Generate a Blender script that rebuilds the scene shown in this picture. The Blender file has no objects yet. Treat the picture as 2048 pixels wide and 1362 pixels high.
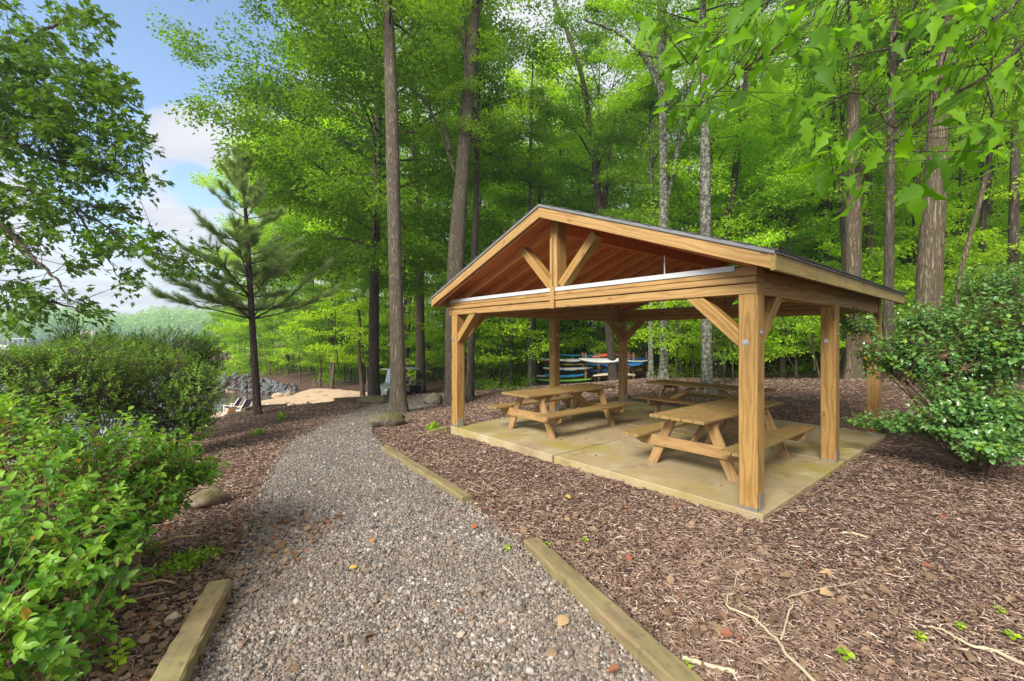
import bpy, math, random
import numpy as np
from mathutils import Vector, Matrix
R0 = np.random.default_rng(7)
random.seed(7)
PI = math.pi
scene = bpy.context.scene
COL = scene.collection

# ------------------------------------------------------------------ camera geometry
F, HZ, CAMZ = 878.3, 675.0, 1.75          # focal length and horizon in photo pixels, lens height above the slab

def at(px, py, D):
    """world point seen at photo pixel (px,py) at depth D"""
    return np.array([(px - 1024) / F * D, D, CAMZ - (py - HZ) / F * D])

def atz(px, D, z):
    return np.array([(px - 1024) / F * D, D, z])

cam_d = bpy.data.cameras.new('camera')
cam = bpy.data.objects.new('camera', cam_d)
COL.objects.link(cam)
cam.location = (0, 0, CAMZ)
cam.rotation_euler = (math.radians(90), 0, 0)
cam_d.sensor_width = 36
cam_d.lens = F / 2048 * 36
cam_d.shift_y = -(681 - HZ) / 2048
cam_d.clip_start = 0.05
cam_d.clip_end = 3000
scene.camera = cam

# ------------------------------------------------------------------ object helpers
def tag(o, label=None, cat=None, group=None, kind=None):
    if label: o['label'] = label
    if cat: o['category'] = cat
    if group: o['group'] = group
    if kind: o['kind'] = kind
    return o

def empty(name, loc, rz=0.0):
    o = bpy.data.objects.new(name, None)
    o.empty_display_size = 0.1
    COL.objects.link(o)
    o.location = tuple(float(c) for c in loc)
    o.rotation_euler = (0, 0, rz)
    return o

def copy_tree(o, parent=None):
    c = o.copy()
    COL.objects.link(c)
    c.parent = parent
    for ch in [x for x in o.children]:
        copy_tree(ch, c)
    return c

class MB:
    """collects polygons; build() links them as one mesh object"""
    def __init__(s):
        s.V = []; s.n = 0; s.L = []; s.T = []; s.M = []; s.G = []; s.sm = []
    def add(s, V, faces, m=0, gc=None, smooth=False):
        V = np.asarray(V, float).reshape(-1, 3)
        b = s.n
        s.V.append(V); s.n += len(V)
        s.G.append(V if gc is None else np.asarray(gc, float).reshape(-1, 3))
        for f in faces:
            s.L.append(np.asarray(f, np.int64) + b); s.T.append([len(f)])
        s.M.append(np.full(len(faces), m)); s.sm.append(np.full(len(faces), smooth))
    def add_arr(s, V, Fa, m=0, smooth=False):
        """V (n,3), Fa (k,c) all faces with c corners"""
        b = s.n
        s.V.append(V); s.n += len(V); s.G.append(V)
        s.L.append((Fa + b).ravel()); s.T.append(np.full(len(Fa), Fa.shape[1]))
        s.M.append(np.full(len(Fa), m)); s.sm.append(np.full(len(Fa), smooth))
    def mesh(s, name, mats, off=(0, 0, 0), gc=False):
        me = bpy.data.meshes.new(name)
        V = np.concatenate(s.V) - np.asarray(off)
        L = np.concatenate([np.asarray(x).ravel() for x in s.L]).astype(np.int32)
        T = np.concatenate([np.asarray(x).ravel() for x in s.T]).astype(np.int32)
        me.vertices.add(len(V)); me.vertices.foreach_set('co', V.astype(np.float32).ravel())
        me.loops.add(len(L)); me.loops.foreach_set('vertex_index', L)
        me.polygons.add(len(T))
        st = np.concatenate([[0], np.cumsum(T)[:-1]]).astype(np.int32)
        me.polygons.foreach_set('loop_start', st)
        me.polygons.foreach_set('material_index', np.concatenate(s.M).astype(np.int32))
        me.polygons.foreach_set('use_smooth', np.concatenate(s.sm).astype(bool))
        if gc:
            a = me.attributes.new('gc', 'FLOAT_VECTOR', 'POINT')
            a.data.foreach_set('vector', np.concatenate(s.G).astype(np.float32).ravel())
        for m in (mats if isinstance(mats, (list, tuple)) else [mats]):
            me.materials.append(m)
        me.update(calc_edges=True)
        me.validate()
        return me
    def build(s, name, mats, parent=None, off=(0, 0, 0), gc=False):
        o = bpy.data.objects.new(name, s.mesh(name, mats, off, gc))
        COL.objects.link(o)
        if parent is not None: o.parent = parent
        return o

def nrm(a):
    a = np.asarray(a, float)
    return a / np.maximum(np.linalg.norm(a, axis=-1, keepdims=True), 1e-9)

def board(mb, p0, p1, w, t, up=(0, 0, 1), ch=0.006, m=0, e0=0.0, rng=R0):
    """chamfered plank from p0 to p1; w across, t along up; gc = grain coordinates"""
    p0 = np.asarray(p0, float); p1 = np.asarray(p1, float)
    x = p1 - p0; ln = np.linalg.norm(x); x = x / ln
    up = np.asarray(up, float); z = nrm(up - x * np.dot(up, x)); y = np.cross(z, x)
    a, b = w / 2, t / 2; c = min(ch, a * .4, b * .4)
    prof = [(-a + c, -b), (a - c, -b), (a, -b + c), (a, b - c), (a - c, b), (-a + c, b), (-a, b - c), (-a, -b + c)]
    off = rng.uniform(-.12, .12, 3); off[0] = rng.uniform(0, 50)
    V = []; G = []
    for s_, xx in ((0, 0.0), (1, 0.0), (1, ln), (0, ln)):
        for (q, r) in prof:
            k = 1.0 if s_ else 1.0 - c / max(a, b) * 0.0
            V.append(p0 + x * (xx) + y * q * k + z * r * k)
            G.append((xx + off[0], q + off[1], r + off[2]))
    V = V[8:24]; G = G[8:24]
    fs = [[i, (i + 1) % 8, 8 + (i + 1) % 8, 8 + i] for i in range(8)]
    fs = [f[::-1] for f in fs] if False else fs
    fs += [list(range(7, -1, -1)), list(range(8, 16))]
    mb.add(V, fs, m, G)

def tube(mb, P, r, n=8, m=0, cap=True, wob=0.0, rng=R0, smooth=True):
    """tapered tube through points P with radii r"""
    P = np.asarray(P, float); k = len(P)
    r = np.broadcast_to(np.asarray(r, float), (k,))
    T = nrm(np.gradient(P, axis=0))
    ref = np.array([1, 0, 0]) if abs(T[0][2]) > .7 else np.array([0, 0, 1.])
    V = []
    a = np.linspace(0, 2 * PI, n, endpoint=False)
    for i in range(k):
        y = nrm(np.cross(T[i], ref)); x = np.cross(y, T[i])
        rr = r[i] * (1 + wob * rng.uniform(-1, 1, n))
        V.append(P[i] + np.outer(np.cos(a) * rr, x) + np.outer(np.sin(a) * rr, y))
    V = np.concatenate(V)
    i = np.arange(k - 1)[:, None] * n; j = np.arange(n)[None, :]; j2 = (j + 1) % n
    Fa = np.stack([i + j, i + n + j, i + n + j2, i + j2], -1).reshape(-1, 4)
    mb.add_arr(V, Fa, m, smooth)
    if cap:
        mb.add(V[-n:], [list(range(n))], m); mb.add(V[:n], [list(range(n))[::-1]], m)

def tubes_fast(mb, A, B, ra, rb, n=4, m=0):
    """many straight tapered tubes at once: A,B (N,3)"""
    A = np.asarray(A, float); B = np.asarray(B, float); N = len(A)
    if N == 0: return
    d = nrm(B - A)
    ref = np.where(np.abs(d[:, 2:3]) > .8, [[1., 0, 0]], [[0, 0, 1.]])
    y = nrm(np.cross(d, ref)); x = np.cross(y, d)
    a = np.linspace(0, 2 * PI, n, endpoint=False)
    ring = np.cos(a)[None, :, None] * x[:, None] + np.sin(a)[None, :, None] * y[:, None]
    ra = np.broadcast_to(ra, (N,)); rb = np.broadcast_to(rb, (N,))
    V = np.concatenate([A[:, None] + ring * ra[:, None, None], B[:, None] + ring * rb[:, None, None]], 1)
    j = np.arange(n); j2 = (j + 1) % n
    f = np.stack([j, j2, n + j2, n + j], -1)
    Fa = (np.arange(N)[:, None, None] * 2 * n + f[None]).reshape(-1, 4)
    mb.add_arr(V.reshape(-1, 3), Fa, m, True)

def lathe(mb, c, prof, n=16, m=0, smooth=True):
    c = np.asarray(c, float)
    a = np.linspace(0, 2 * PI, n, endpoint=False)
    V = np.concatenate([c + np.stack([np.cos(a) * r, np.sin(a) * r, np.full(n, z)], -1) for r, z in prof])
    k = len(prof)
    i = np.arange(k - 1)[:, None] * n; j = np.arange(n)[None]; j2 = (j + 1) % n
    mb.add_arr(V, np.stack([i + j, i + j2, i + n + j2, i + n + j], -1).reshape(-1, 4), m, smooth)

def loft(mb, sections, m=0, smooth=True, closed=True, caps=True):
    S = np.asarray(sections, float); k, n = S.shape[:2]
    i = np.arange(k - 1)[:, None] * n
    j = np.arange(n if closed else n - 1)[None]; j2 = (j + 1) % n
    mb.add_arr(S.reshape(-1, 3), np.stack([i + j, i + n + j, i + n + j2, i + j2], -1).reshape(-1, 4), m, smooth)
    if caps and closed:
        mb.add(S[0], [list(range(n))], m); mb.add(S[-1], [list(range(n))[::-1]], m)

# ------------------------------------------------------------------ leaves
def strip_leaf(prof, fold=.12, droop=.15, half=.5):
    """leaf as 3 x k grid: prof = half widths along the length"""
    k = len(prof); V = []; Fq = []
    for i, w in enumerate(prof):
        t = i / (k - 1)
        z = -droop * t * t
        V += [(t, w * half, z + fold * w), (t, 0, z), (t, -w * half, z + fold * w)]
    for i in range(k - 1):
        b = 3 * i
        Fq += [(b, b + 1, b + 4, b + 3), (b + 1, b + 2, b + 5, b + 4)]
    return np.array(V), np.array(Fq)

LEAF = {
    'quad': (np.array([(0, 0, 0), (.45, .31, .07), (1, 0, -.1), (.45, -.31, .07)]), np.array([(0, 2, 1), (0, 3, 2)])),
    'oval': strip_leaf([.03, .62, .86, .66, .02], .16, .22),
    'oval_long': strip_leaf([.03, .40, .52, .36, .02], .12, .18),
}
for _i, (_f, _d) in enumerate(((.14, .18), (.30, .45), (.22, .75))):
    LEAF['oak%d' % _i] = strip_leaf([.03] + [max(.02, (.50 * math.sin(PI * min(1, t * .93 + .06)) ** .8) * (.82 + .27 * math.sin(2 * PI * ((3.6 - .5 * _i) * t - .30)))) for t in np.linspace(.06, .97, 24)] + [.02], _f, _d)
def _maple():
    tips = [(-.05, 0)]
    out = []
    lob = [(-150, .34), (-120, .52), (-95, .36), (-62, .78), (-40, .45), (-18, .72), (0, 1.0), (18, .72), (40, .45), (62, .78), (95, .36), (120, .52), (150, .34)]
    for a, r in lob:
        a = math.radians(a); out.append((.12 + r * .88 * math.cos(a), r * .62 * math.sin(a), -.10 * r * r + .05 * abs(math.sin(a))))
    V = np.array([(0.12, 0, .0)] + out)
    Fq = np.array([(0, i, i + 1) for i in range(1, len(out))])
    return V, Fq
LEAF['maple'] = _maple()

def leaves(mb, P, d, nv, size, kind='quad', m=0, smooth=False, wid=1.0):
    T, Fq = LEAF[kind]
    P = np.asarray(P); N = len(P)
    if N == 0: return
    x = nrm(d); z = nrm(nv - x * (nv * x).sum(-1, keepdims=True)); y = np.cross(z, x)
    size = np.broadcast_to(size, (N,))
    T2 = T * np.array([1, wid, 1])
    V = P[:, None] + size[:, None, None] * (T2[None, :, 0:1] * x[:, None] + T2[None, :, 1:2] * y[:, None] + T2[None, :, 2:3] * z[:, None])
    Fa = (np.arange(N)[:, None, None] * len(T) + Fq[None]).reshape(-1, Fq.shape[1])
    mb.add_arr(V.reshape(-1, 3), Fa, m, smooth)

def rdir(rng, n):
    return nrm(rng.normal(size=(n, 3)))

def spray(mb, rng, P, Dr, nl, L, W, size, kind='quad', m=0, droop=.25, flat=.25, wid=1.0, jit=.45, smooth=False):
    """leafy twig ends: nl leaves around each of the points P pointing along Dr"""
    P = np.repeat(np.asarray(P), nl, 0); Dr = np.repeat(nrm(Dr), nl, 0); N = len(P)
    up = np.array([[0, 0, 1.]])
    side = nrm(np.cross(Dr, up) + 1e-4)
    t = rng.uniform(-.5, 1, (N, 1)); s = rng.choice([-1., 1.], (N, 1)) * rng.uniform(.1, 1, (N, 1))
    p = P + Dr * L * t + side * s * W * (1 - .35 * np.abs(t)) + up * rng.normal(0, flat * W, (N, 1)) - up * droop * .4 * W * (s ** 2 + t ** 2)
    d = Dr * .55 + side * s * .9 - up * droop + rng.normal(0, jit, (N, 3))
    nv = up + rng.normal(0, jit, (N, 3))
    leaves(mb, p, d, nv, size * rng.uniform(.65, 1.25, N), kind, m, smooth, wid)

# ------------------------------------------------------------------ materials
class NT:
    def __init__(s, name):
        s.m = bpy.data.materials.new(name); s.m.use_nodes = True
        s.t = s.m.node_tree; s.t.nodes.clear()
        s.out = s.t.nodes.new('ShaderNodeOutputMaterial')
    def n(s, typ, props=None, **kw):
        nd = s.t.nodes.new('ShaderNode' + typ)
        for k, v in (props or {}).items(): setattr(nd, k, v)
        for k, v in kw.items():
            k2 = int(k[1:]) if k[0] == 'i' and k[1:].isdigit() else k.replace('_', ' ')
            sk = nd.inputs[k2]
            if isinstance(v, bpy.types.NodeSocket): s.t.links.new(v, sk)
            else: sk.default_value = v
        return nd
    def math(s, op, a, b=0.0, c=0.0):
        nd = s.t.nodes.new('ShaderNodeMath'); nd.operation = op
        for i, v in enumerate((a, b, c)):
            if isinstance(v, bpy.types.NodeSocket): s.t.links.new(v, nd.inputs[i])
            else: nd.inputs[i].default_value = v
        return nd.outputs[0]
    def mix(s, f, a, b, blend='MIX'):
        nd = s.t.nodes.new('ShaderNodeMix'); nd.data_type = 'RGBA'; nd.blend_type = blend
        for sk, v in ((nd.inputs[0], f), (nd.inputs[6], a), (nd.inputs[7], b)):
            if isinstance(v, bpy.types.NodeSocket): s.t.links.new(v, sk)
            elif isinstance(v, (int, float)): sk.default_value = v
            else: sk.default_value = (*v[:3], 1)
        return nd.outputs[2]
    def ramp(s, f, stops, interp='LINEAR'):
        nd = s.t.nodes.new('ShaderNodeValToRGB'); nd.color_ramp.interpolation = interp
        e = nd.color_ramp.elements
        while len(e) < len(stops): e.new(.5)
        for q, (p, c) in zip(e, stops):
            q.position = p; q.color = (*(c if not isinstance(c, (int, float)) else (c, c, c)), 1)
        s.t.links.new(f, nd.inputs[0])
        return nd.outputs[0]
    def mapped(s, vec, sc):
        nd = s.t.nodes.new('ShaderNodeMapping'); nd.inputs['Scale'].default_value = sc
        s.t.links.new(vec, nd.inputs[0]); return nd.outputs[0]
    def noise(s, vec, scale, detail=4, rough=.55):
        nd = s.n('TexNoise', Scale=scale, Detail=detail, Roughness=rough)
        if vec is not None: s.t.links.new(vec, nd.inputs['Vector'])
        return nd.outputs['Fac']
    def obj(s): return s.n('TexCoord').outputs['Object']
    def pos(s): return s.n('NewGeometry').outputs['Position']
    def island(s): return s.n('NewGeometry').outputs['Random Per Island']
    def orand(s): return s.n('ObjectInfo').outputs['Random']
    def bump(s, h, strength=.5, dist=.02):
        return s.n('Bump', Strength=strength, Distance=dist, Height=h).outputs[0]
    def bsdf(s, col, rough=.7, normal=None, spec=.4, metal=0.0, **kw):
        b = s.n('BsdfPrincipled', Roughness=rough, Metallic=metal)
        b.inputs['Specular IOR Level'].default_value = spec
        if isinstance(col, bpy.types.NodeSocket): s.t.links.new(col, b.inputs['Base Color'])
        else: b.inputs['Base Color'].default_value = (*col[:3], 1)
        if normal is not None: s.t.links.new(normal, b.inputs['Normal'])
        for k, v in kw.items(): b.inputs[k.replace('_', ' ')].default_value = v
        return b.outputs[0]
    def done(s, sh):
        s.t.links.new(sh, s.out.inputs['Surface']); return s.m

def flat_mat(name, col, rough=.6, spec=.4, metal=0.0, var=.12, sc=8.0, **kw):
    g = NT(name)
    n = g.noise(g.obj(), sc, 5)
    c = g.mix(n, [x * (1 - var) for x in col], [min(1, x * (1 + var)) for x in col])
    return g.done(g.bsdf(c, rough, None, spec, metal, **kw))

def wood_mat(name, light, dark, red=None, moss=0.0, rough=.65, ring=.036, grey=0.0):
    g = NT(name)
    gc = g.n('Attribute', {'attribute_name': 'gc'}).outputs['Vector']
    n1 = g.noise(g.mapped(gc, (.9, 5, 5)), 1.0, 3)
    n2 = g.noise(g.mapped(gc, (3, 40, 40)), 1.0, 4)
    sep = g.n('SeparateXYZ', Vector=gc)
    r = g.math('SQRT', g.math('ADD', g.math('POWER', sep.outputs[1], 2.0), g.math('POWER', sep.outputs[2], 2.0)))
    r = g.math('ADD', r, g.math('MULTIPLY', n1, .16))
    w = g.math('SINE', g.math('MULTIPLY', r, 2 * PI / ring))
    w = g.math('MULTIPLY_ADD', w, .5, .5)
    w = g.math('POWER', w, 1.6)
    c = g.mix(g.math('MULTIPLY', w, .9), light, dark)
    c = g.mix(g.math('MULTIPLY', n2, .45), c, dark)
    # knots
    vo = g.n('TexVoronoi', {'voronoi_dimensions': '3D'}, Vector=g.mapped(gc, (2.6, 7, 7)), Scale=1.0)
    kn = g.math('LESS_THAN', vo.outputs['Distance'], .13)
    c = g.mix(g.math('MULTIPLY', kn, .75), c, [x * .35 for x in dark])
    n4 = g.noise(g.mapped(gc, (1.1, 26, 26)), 1.0, 5, .6)
    chk = g.ramp(n4, [(.635, 0.0), (.665, 1.0)])
    c = g.mix(g.math('MULTIPLY', chk, .6), c, [x * .45 for x in dark])
    n5 = g.noise(g.mapped(gc, (2.0, 6, 6)), 1.0, 5, .6)
    c = g.mix(g.ramp(n5, [(.55, 0.0), (.75, .35)]), c, [x * .8 for x in dark])
    isl = g.island()
    c = g.mix(g.math('MULTIPLY', isl, .55), c, red or [light[0] * .8, light[1] * .62, light[2] * .5])
    if moss > 0:
        nm = g.noise(g.pos(), 3.0, 6, .65)
        f = g.ramp(nm, [(.5 - moss * .3, 0.0), (.75 - moss * .2, 1.0)])
        c = g.mix(g.math('MULTIPLY', f, .65), c, (.22, .21, .05))
        st = g.noise(g.mapped(g.pos(), (14, 14, 1.5)), 1.0, 4)
        c = g.mix(g.ramp(st, [(.58, 0.0), (.72, .7)]), c, (.05, .045, .03))
    if grey > 0:
        ng = g.noise(g.mapped(gc, (1.5, 18, 18)), 1.0, 5)
        c = g.mix(g.math('MULTIPLY', ng, grey), c, (.30, .27, .20))
    h = g.math('ADD', g.math('MULTIPLY', w, .4), n2)
    return g.done(g.bsdf(c, rough, g.bump(h, .35, .004), .3))

def leaf_mat(name, a, b, c=None, trans=.52, rough=.5, spec=.16, cfrac=.0, hue=.25, gain=2.55):
    """a..b leaf colour range by leaf, c = odd leaves; light passes through the blade"""
    g = NT(name)
    isl = g.island(); ob = g.orand()
    a = [x * gain for x in a]; b = [x * gain for x in b]
    col = g.mix(isl, a, b)
    col = g.mix(g.math('MULTIPLY', ob, hue), col, (b[0] * 1.35, b[1] * 1.05, b[2] * .6))
    if c is not None:
        f = g.math('LESS_THAN', g.math('FRACT', g.math('MULTIPLY', isl, 37.17)), cfrac)
        col = g.mix(f, col, c)
    p = g.bsdf(col, rough, None, spec)
    tcol = g.mix(1.0, col, (1.45, 1.5, .42), 'MULTIPLY')
    tr = g.n('BsdfTranslucent', Color=tcol).outputs[0]
    mx = g.n('MixShader', i0=trans, i1=p, i2=tr).outputs[0]
    return g.done(mx)

def bark_mat(name, a, b, moss=.25, lichen=0.0, fs=9.0, furrow=5.0):
    g = NT(name)
    P = g.obj()
    nn = g.n('TexNoise', Scale=fs * 1.9, Detail=4.0, Roughness=.6, Distortion=.6); g.t.links.new(g.mapped(P, (1, 1, .55 / furrow)), nn.inputs['Vector'])
    rid = g.math('ABSOLUTE', g.math('MULTIPLY_ADD', nn.outputs['Fac'], 2.0, -1.0))
    fur = g.ramp(rid, [(.02, 0.0), (.24, 1.0)])
    n1 = g.noise(g.mapped(P, (1, 1, .35)), 14, 6, .65)
    c = g.mix(n1, a, b)
    c = g.mix(fur, [x * .62 for x in a], c)
    nm = g.noise(P, 1.3, 5, .6)
    c = g.mix(g.ramp(nm, [(.62 - moss * .35, 0.0), (.80, .8)]), c, (.085, .105, .035))
    if lichen > 0:
        nl = g.noise(P, 11, 4, .6)
        c = g.mix(g.ramp(nl, [(.62 - lichen * .15, 0.0), (.67 - lichen * .1, .85)]), c, (.30, .33, .25))
    c = g.mix(g.math('MULTIPLY', g.orand(), .3), c, (.07, .055, .045))
    h = g.math('ADD', g.math('MULTIPLY', fur, 1.0), g.math('MULTIPLY', n1, .5))
    return g.done(g.bsdf(c, .9, g.bump(h, .9, .03), .15))

M = {}
M['wood'] = wood_mat('pine_timber', (.40, .252, .078), (.20, .10, .028), (.33, .188, .052))
M['wood_front'] = wood_mat('pine_board', (.415, .27, .105), (.24, .13, .042), (.37, .21, .070))
M['deck'] = wood_mat('red_decking', (.70, .255, .078), (.49, .145, .043), (.60, .20, .06))
M['rafter'] = wood_mat('rafter_wood', (.80, .40, .145), (.58, .23, .07), (.70, .32, .11))
M['fascia_moss'] = wood_mat('mossy_fascia', (.38, .26, .10), (.24, .135, .045), None, moss=.75)
M['table'] = wood_mat('table_wood', (.40, .245, .085), (.235, .12, .036), (.33, .18, .06), grey=.25)
M['table_top'] = wood_mat('weathered_table_wood', (.34, .212, .070), (.17, .094, .028), (.27, .155, .046), grey=.12, moss=.12)
M['timber'] = wood_mat('old_timber', (.255, .165, .072), (.095, .060, .025), (.19, .12, .05), grey=.4, moss=.42, rough=.9)
M['rackwood'] = wood_mat('rack_wood', (.42, .26, .10), (.26, .14, .05), None, grey=.3)
M['flash'] = flat_mat('grey_flashing', (.47, .48, .475), .5, .4, .15, .08); M['drip'] = flat_mat('drip_edge_metal', (.20, .205, .205), .5, .4, .3, .25, 6)
M['steel'] = flat_mat('galvanised_steel', (.45, .46, .45), .4, .5, .8, .15, 40)
M['dark_metal'] = flat_mat('dark_steel', (.06, .06, .065), .5, .5, .6)
M['shingle'] = flat_mat('asphalt_shingle', (.075, .072, .068), .95, .2, 0, .35, 60)

g = NT('concrete')
P = g.pos()
n1 = g.noise(P, .8, 6, .6); n2 = g.noise(P, 9, 6, .65); n3 = g.noise(P, 1.7, 4, .5)
c = g.mix(n2, (.29, .222, .112), (.41, .325, .180))
c = g.mix(g.ramp(n1, [(.50, 0.0), (.64, .85)]), c, (.29, .235, .045))
c = g.mix(g.ramp(n3, [(.55, 0.0), (.75, .55)]), c, (.52, .47, .34))
c = g.mix(g.ramp(g.noise(P, 3.1, 5), [(.57, 0.0), (.70, .6)]), c, (.15, .115, .055))
c = g.mix(g.ramp(g.noise(P, .55, 5, .6), [(.46, 0.0), (.60, .55)]), c, (.235, .175, .10))
c = g.mix(g.ramp(g.noise(P, 21, 4), [(.66, 0.0), (.72, .6)]), c, (.12, .09, .05))
M['concrete'] = g.done(g.bsdf(c, .85, g.bump(n2, .15, .01), .25))

# ground: bare mulch soil with red clay patches
g = NT('mulch_soil')
P = g.pos()
n1 = g.noise(P, 26, 6, .7); n2 = g.noise(P, 90, 3, .6); n3 = g.noise(P, .55, 4)
c = g.ramp(n1, [(.30, (.022, .013, .010)), (.5, (.085, .050, .038)), (.68, (.19, .125, .095)), (.8, (.34, .25, .18))])
c = g.mix(g.math('MULTIPLY', n2, .4), c, (.14, .09, .07))
c = g.mix(g.ramp(n3, [(.6, 0.0), (.75, .35)]), c, (.25, .10, .045))
h = g.math('ADD', n1, g.math('MULTIPLY', n2, .5))
M['mulch'] = g.done(g.bsdf(c, .95, g.bump(h, .8, .03), .1))

g = NT('gravel_bed')
P = g.pos()
vo = g.n('TexVoronoi', Vector=P, Scale=46.0, Randomness=1.0)
vs = g.n('SeparateColor'); g.t.links.new(vo.outputs['Color'], vs.inputs[0])
c = g.ramp(vs.outputs[0], [(0, (.10, .095, .09)), (.35, (.24, .225, .205)), (.7, (.36, .33, .30)), (1, (.58, .54, .48))])
c = g.mix(g.ramp(vo.outputs['Distance'], [(.25, 0.0), (.55, .8)]), c, (.06, .052, .045))
n3 = g.noise(P, .7, 4)
c = g.mix(g.ramp(n3, [(.5, 0.0), (.8, .45)]), c, (.20, .125, .085))
M['gravel_bed'] = g.done(g.bsdf(c, .9, g.bump(g.math('SUBTRACT', 1.0, vo.outputs['Distance']), .9, .02), .2))

g = NT('crushed_stone')
isl = g.island()
c = g.ramp(isl, [(0, (.066, .055, .045)), (.3, (.135, .114, .094)), (.6, (.215, .186, .155)), (.85, (.30, .262, .215)), (1, (.46, .415, .35))])
c = g.mix(g.ramp(g.math('FRACT', g.math('MULTIPLY', isl, 23.7)), [(.70, 0.0), (.72, .6)]), c, (.28, .19, .13))
c = g.mix(g.ramp(g.noise(g.pos(), 1.1, 5, .6), [(.45, 0.0), (.68, .55)]), c, (.15, .112, .082))
M['stone'] = g.done(g.bsdf(c, .8, None, .3))

g = NT('bark_chips')
isl = g.island()
c = g.ramp(isl, [(0, (.045, .029, .026)), (.35, (.140, .087, .060)), (.65, (.25, .160, .110)), (.86, (.37, .255, .19)), (.95, (.50, .39, .30)), (1, (.60, .50, .40))])
c = g.mix(g.ramp(g.noise(g.pos(), .9, 5, .6), [(.40, 0.0), (.66, .5)]), c, (.30, .20, .145))
M['chips'] = g.done(g.bsdf(c, .85, None, .2))

g = NT('sand')
P = g.pos()
c = g.mix(g.noise(P, 3, 6), (.40, .28, .175), (.52, .39, .26))
c = g.mix(g.noise(P, 60, 3), c, (.52, .36, .25))
M['sand'] = g.done(g.bsdf(c, .95, g.bump(g.noise(P, 8, 5), .4, .05), .1))

g = NT('lake_water')
P = g.pos()
nz = g.noise(g.mapped(P, (1.0, 2.2, 1)), 1.4, 5, .6)
M['water'] = g.done(g.bsdf((.09, .065, .03), .08, g.bump(nz, .12, .05), .5))

def rock_mat(name, a, b, moss=0.0):
    g = NT(name)
    P = g.obj()
    n = g.noise(P, 7, 7, .65)
    c = g.mix(n, a, b)
    c = g.mix(g.math('MULTIPLY', g.orand(), .4), c, [x * 1.25 for x in b])
    if moss:
        nz = g.n('SeparateXYZ', Vector=g.n('NewGeometry').outputs['Normal']).outputs[2]
        f = g.math('ADD', g.math('MULTIPLY', nz, .35), g.noise(P, 3, 5))
        c = g.mix(g.ramp(f, [(.85 - moss * .45, 0.0), (1.0 - moss * .3, .9)]), c, (.105, .10, .028))
    return g.done(g.bsdf(c, .9, g.bump(n, 1.0, .09), .2))
M['rock_moss'] = rock_mat('mossy_rock', (.075, .062, .042), (.20, .17, .115), .45)
M['rock_tan'] = rock_mat('tan_rock', (.34, .25, .16), (.55, .45, .32))
M['rock_pale'] = rock_mat('pale_rock', (.5, .46, .40), (.68, .64, .58))
M['rock_grey'] = rock_mat('grey_rock', (.075, .078, .085), (.215, .22, .235))
M['rock_brown'] = rock_mat('brown_rock', (.15, .11, .07), (.32, .25, .17), .35)

M['bark'] = bark_mat('oak_bark', (.18, .145, .10), (.32, .265, .19), .15, 0, 17)
M['bark_dark'] = bark_mat('dark_bark', (.095, .076, .056), (.20, .165, .12), .2)
M['bark_lichen'] = bark_mat('lichen_bark', (.10, .09, .072), (.21, .19, .155), .25, 1.0)
M['bark_warm'] = bark_mat('warm_bark', (.145, .112, .07), (.26, .21, .14), .3)
M['bark_pine'] = bark_mat('pine_bark', (.095, .062, .047), (.19, .135, .105), .05, 0, 7, 3)
M['twig'] = flat_mat('twig_bark', (.10, .075, .05), .85, .2, 0, .3, 20)
M['stem'] = flat_mat('tan_stem', (.20, .135, .075), .8, .2, 0, .3, 20)
M['deadwood'] = flat_mat('dead_wood', (.42, .36, .235), .85, .2, 0, .25, 14)

M['leaf_oak'] = leaf_mat('oak_leaves', (.050, .100, .010), (.122, .195, .016))
M['leaf_big_oak'] = leaf_mat('big_oak_leaves', (.042, .095, .010), (.105, .185, .016), gain=1.75)
M['leaf_bright'] = leaf_mat('bright_leaves', (.086, .160, .012), (.185, .27, .018))
M['leaf_deep'] = leaf_mat('deep_leaves', (.034, .077, .012), (.088, .150, .018), rough=.4)
M['leaf_maple'] = leaf_mat('maple_leaves', (.040, .085, .012), (.090, .155, .020), trans=.4, gain=1.5)
M['leaf_over'] = leaf_mat('overhanging_oak_leaves', (.028, .085, .007), (.105, .225, .009), trans=.6, rough=.5, spec=.2, gain=1.75)
M['leaf_camellia'] = leaf_mat('camellia_leaves', (.040, .125, .012), (.095, .215, .018), (.34, .26, .03), .38, .36, .32, .008, gain=1.15)
M['leaf_young'] = leaf_mat('young_camellia_leaves', (.12, .26, .022), (.20, .34, .035), (.45, .25, .03), .45, .38, .35, .02, gain=1.3)
M['leaf_glossy'] = leaf_mat('glossy_leaves', (.038, .10, .028), (.085, .175, .040), (.13, .24, .03), .25, .22, .8, .10, gain=1.9)
M['leaf_azalea'] = leaf_mat('azalea_leaves', (.048, .105, .012), (.110, .190, .020), (.20, .10, .03), .3, .45, .3, .02, gain=2.0)
M['needle'] = leaf_mat('pine_needles', (.07, .105, .042), (.15, .195, .085), None, .35, .5, .3)
M['leaf_dead'] = leaf_mat('dead_leaves', (.14, .085, .05), (.29, .195, .12), (.25, .10, .055), .15, .8, .2, .05, hue=0, gain=1.0)
M['leaf_far'] = leaf_mat('far_leaves', (.075, .145, .025), (.15, .225, .035), None, .4)
M['yellow_leaf'] = leaf_mat('yellow_leaf', (.55, .36, .05), (.62, .42, .08), None, .2, hue=0, gain=1.0)
M['red_leaf'] = leaf_mat('red_leaf', (.42, .10, .05), (.50, .16, .08), None, .2, hue=0, gain=1.0)
M['orange_leaf'] = leaf_mat('orange_leaf', (.55, .22, .04), (.60, .28, .06), None, .2, hue=0, gain=1.0)
M['tan_leaf'] = leaf_mat('tan_leaf', (.42, .27, .13), (.50, .34, .18), None, .2, hue=0, gain=1.0)

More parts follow.
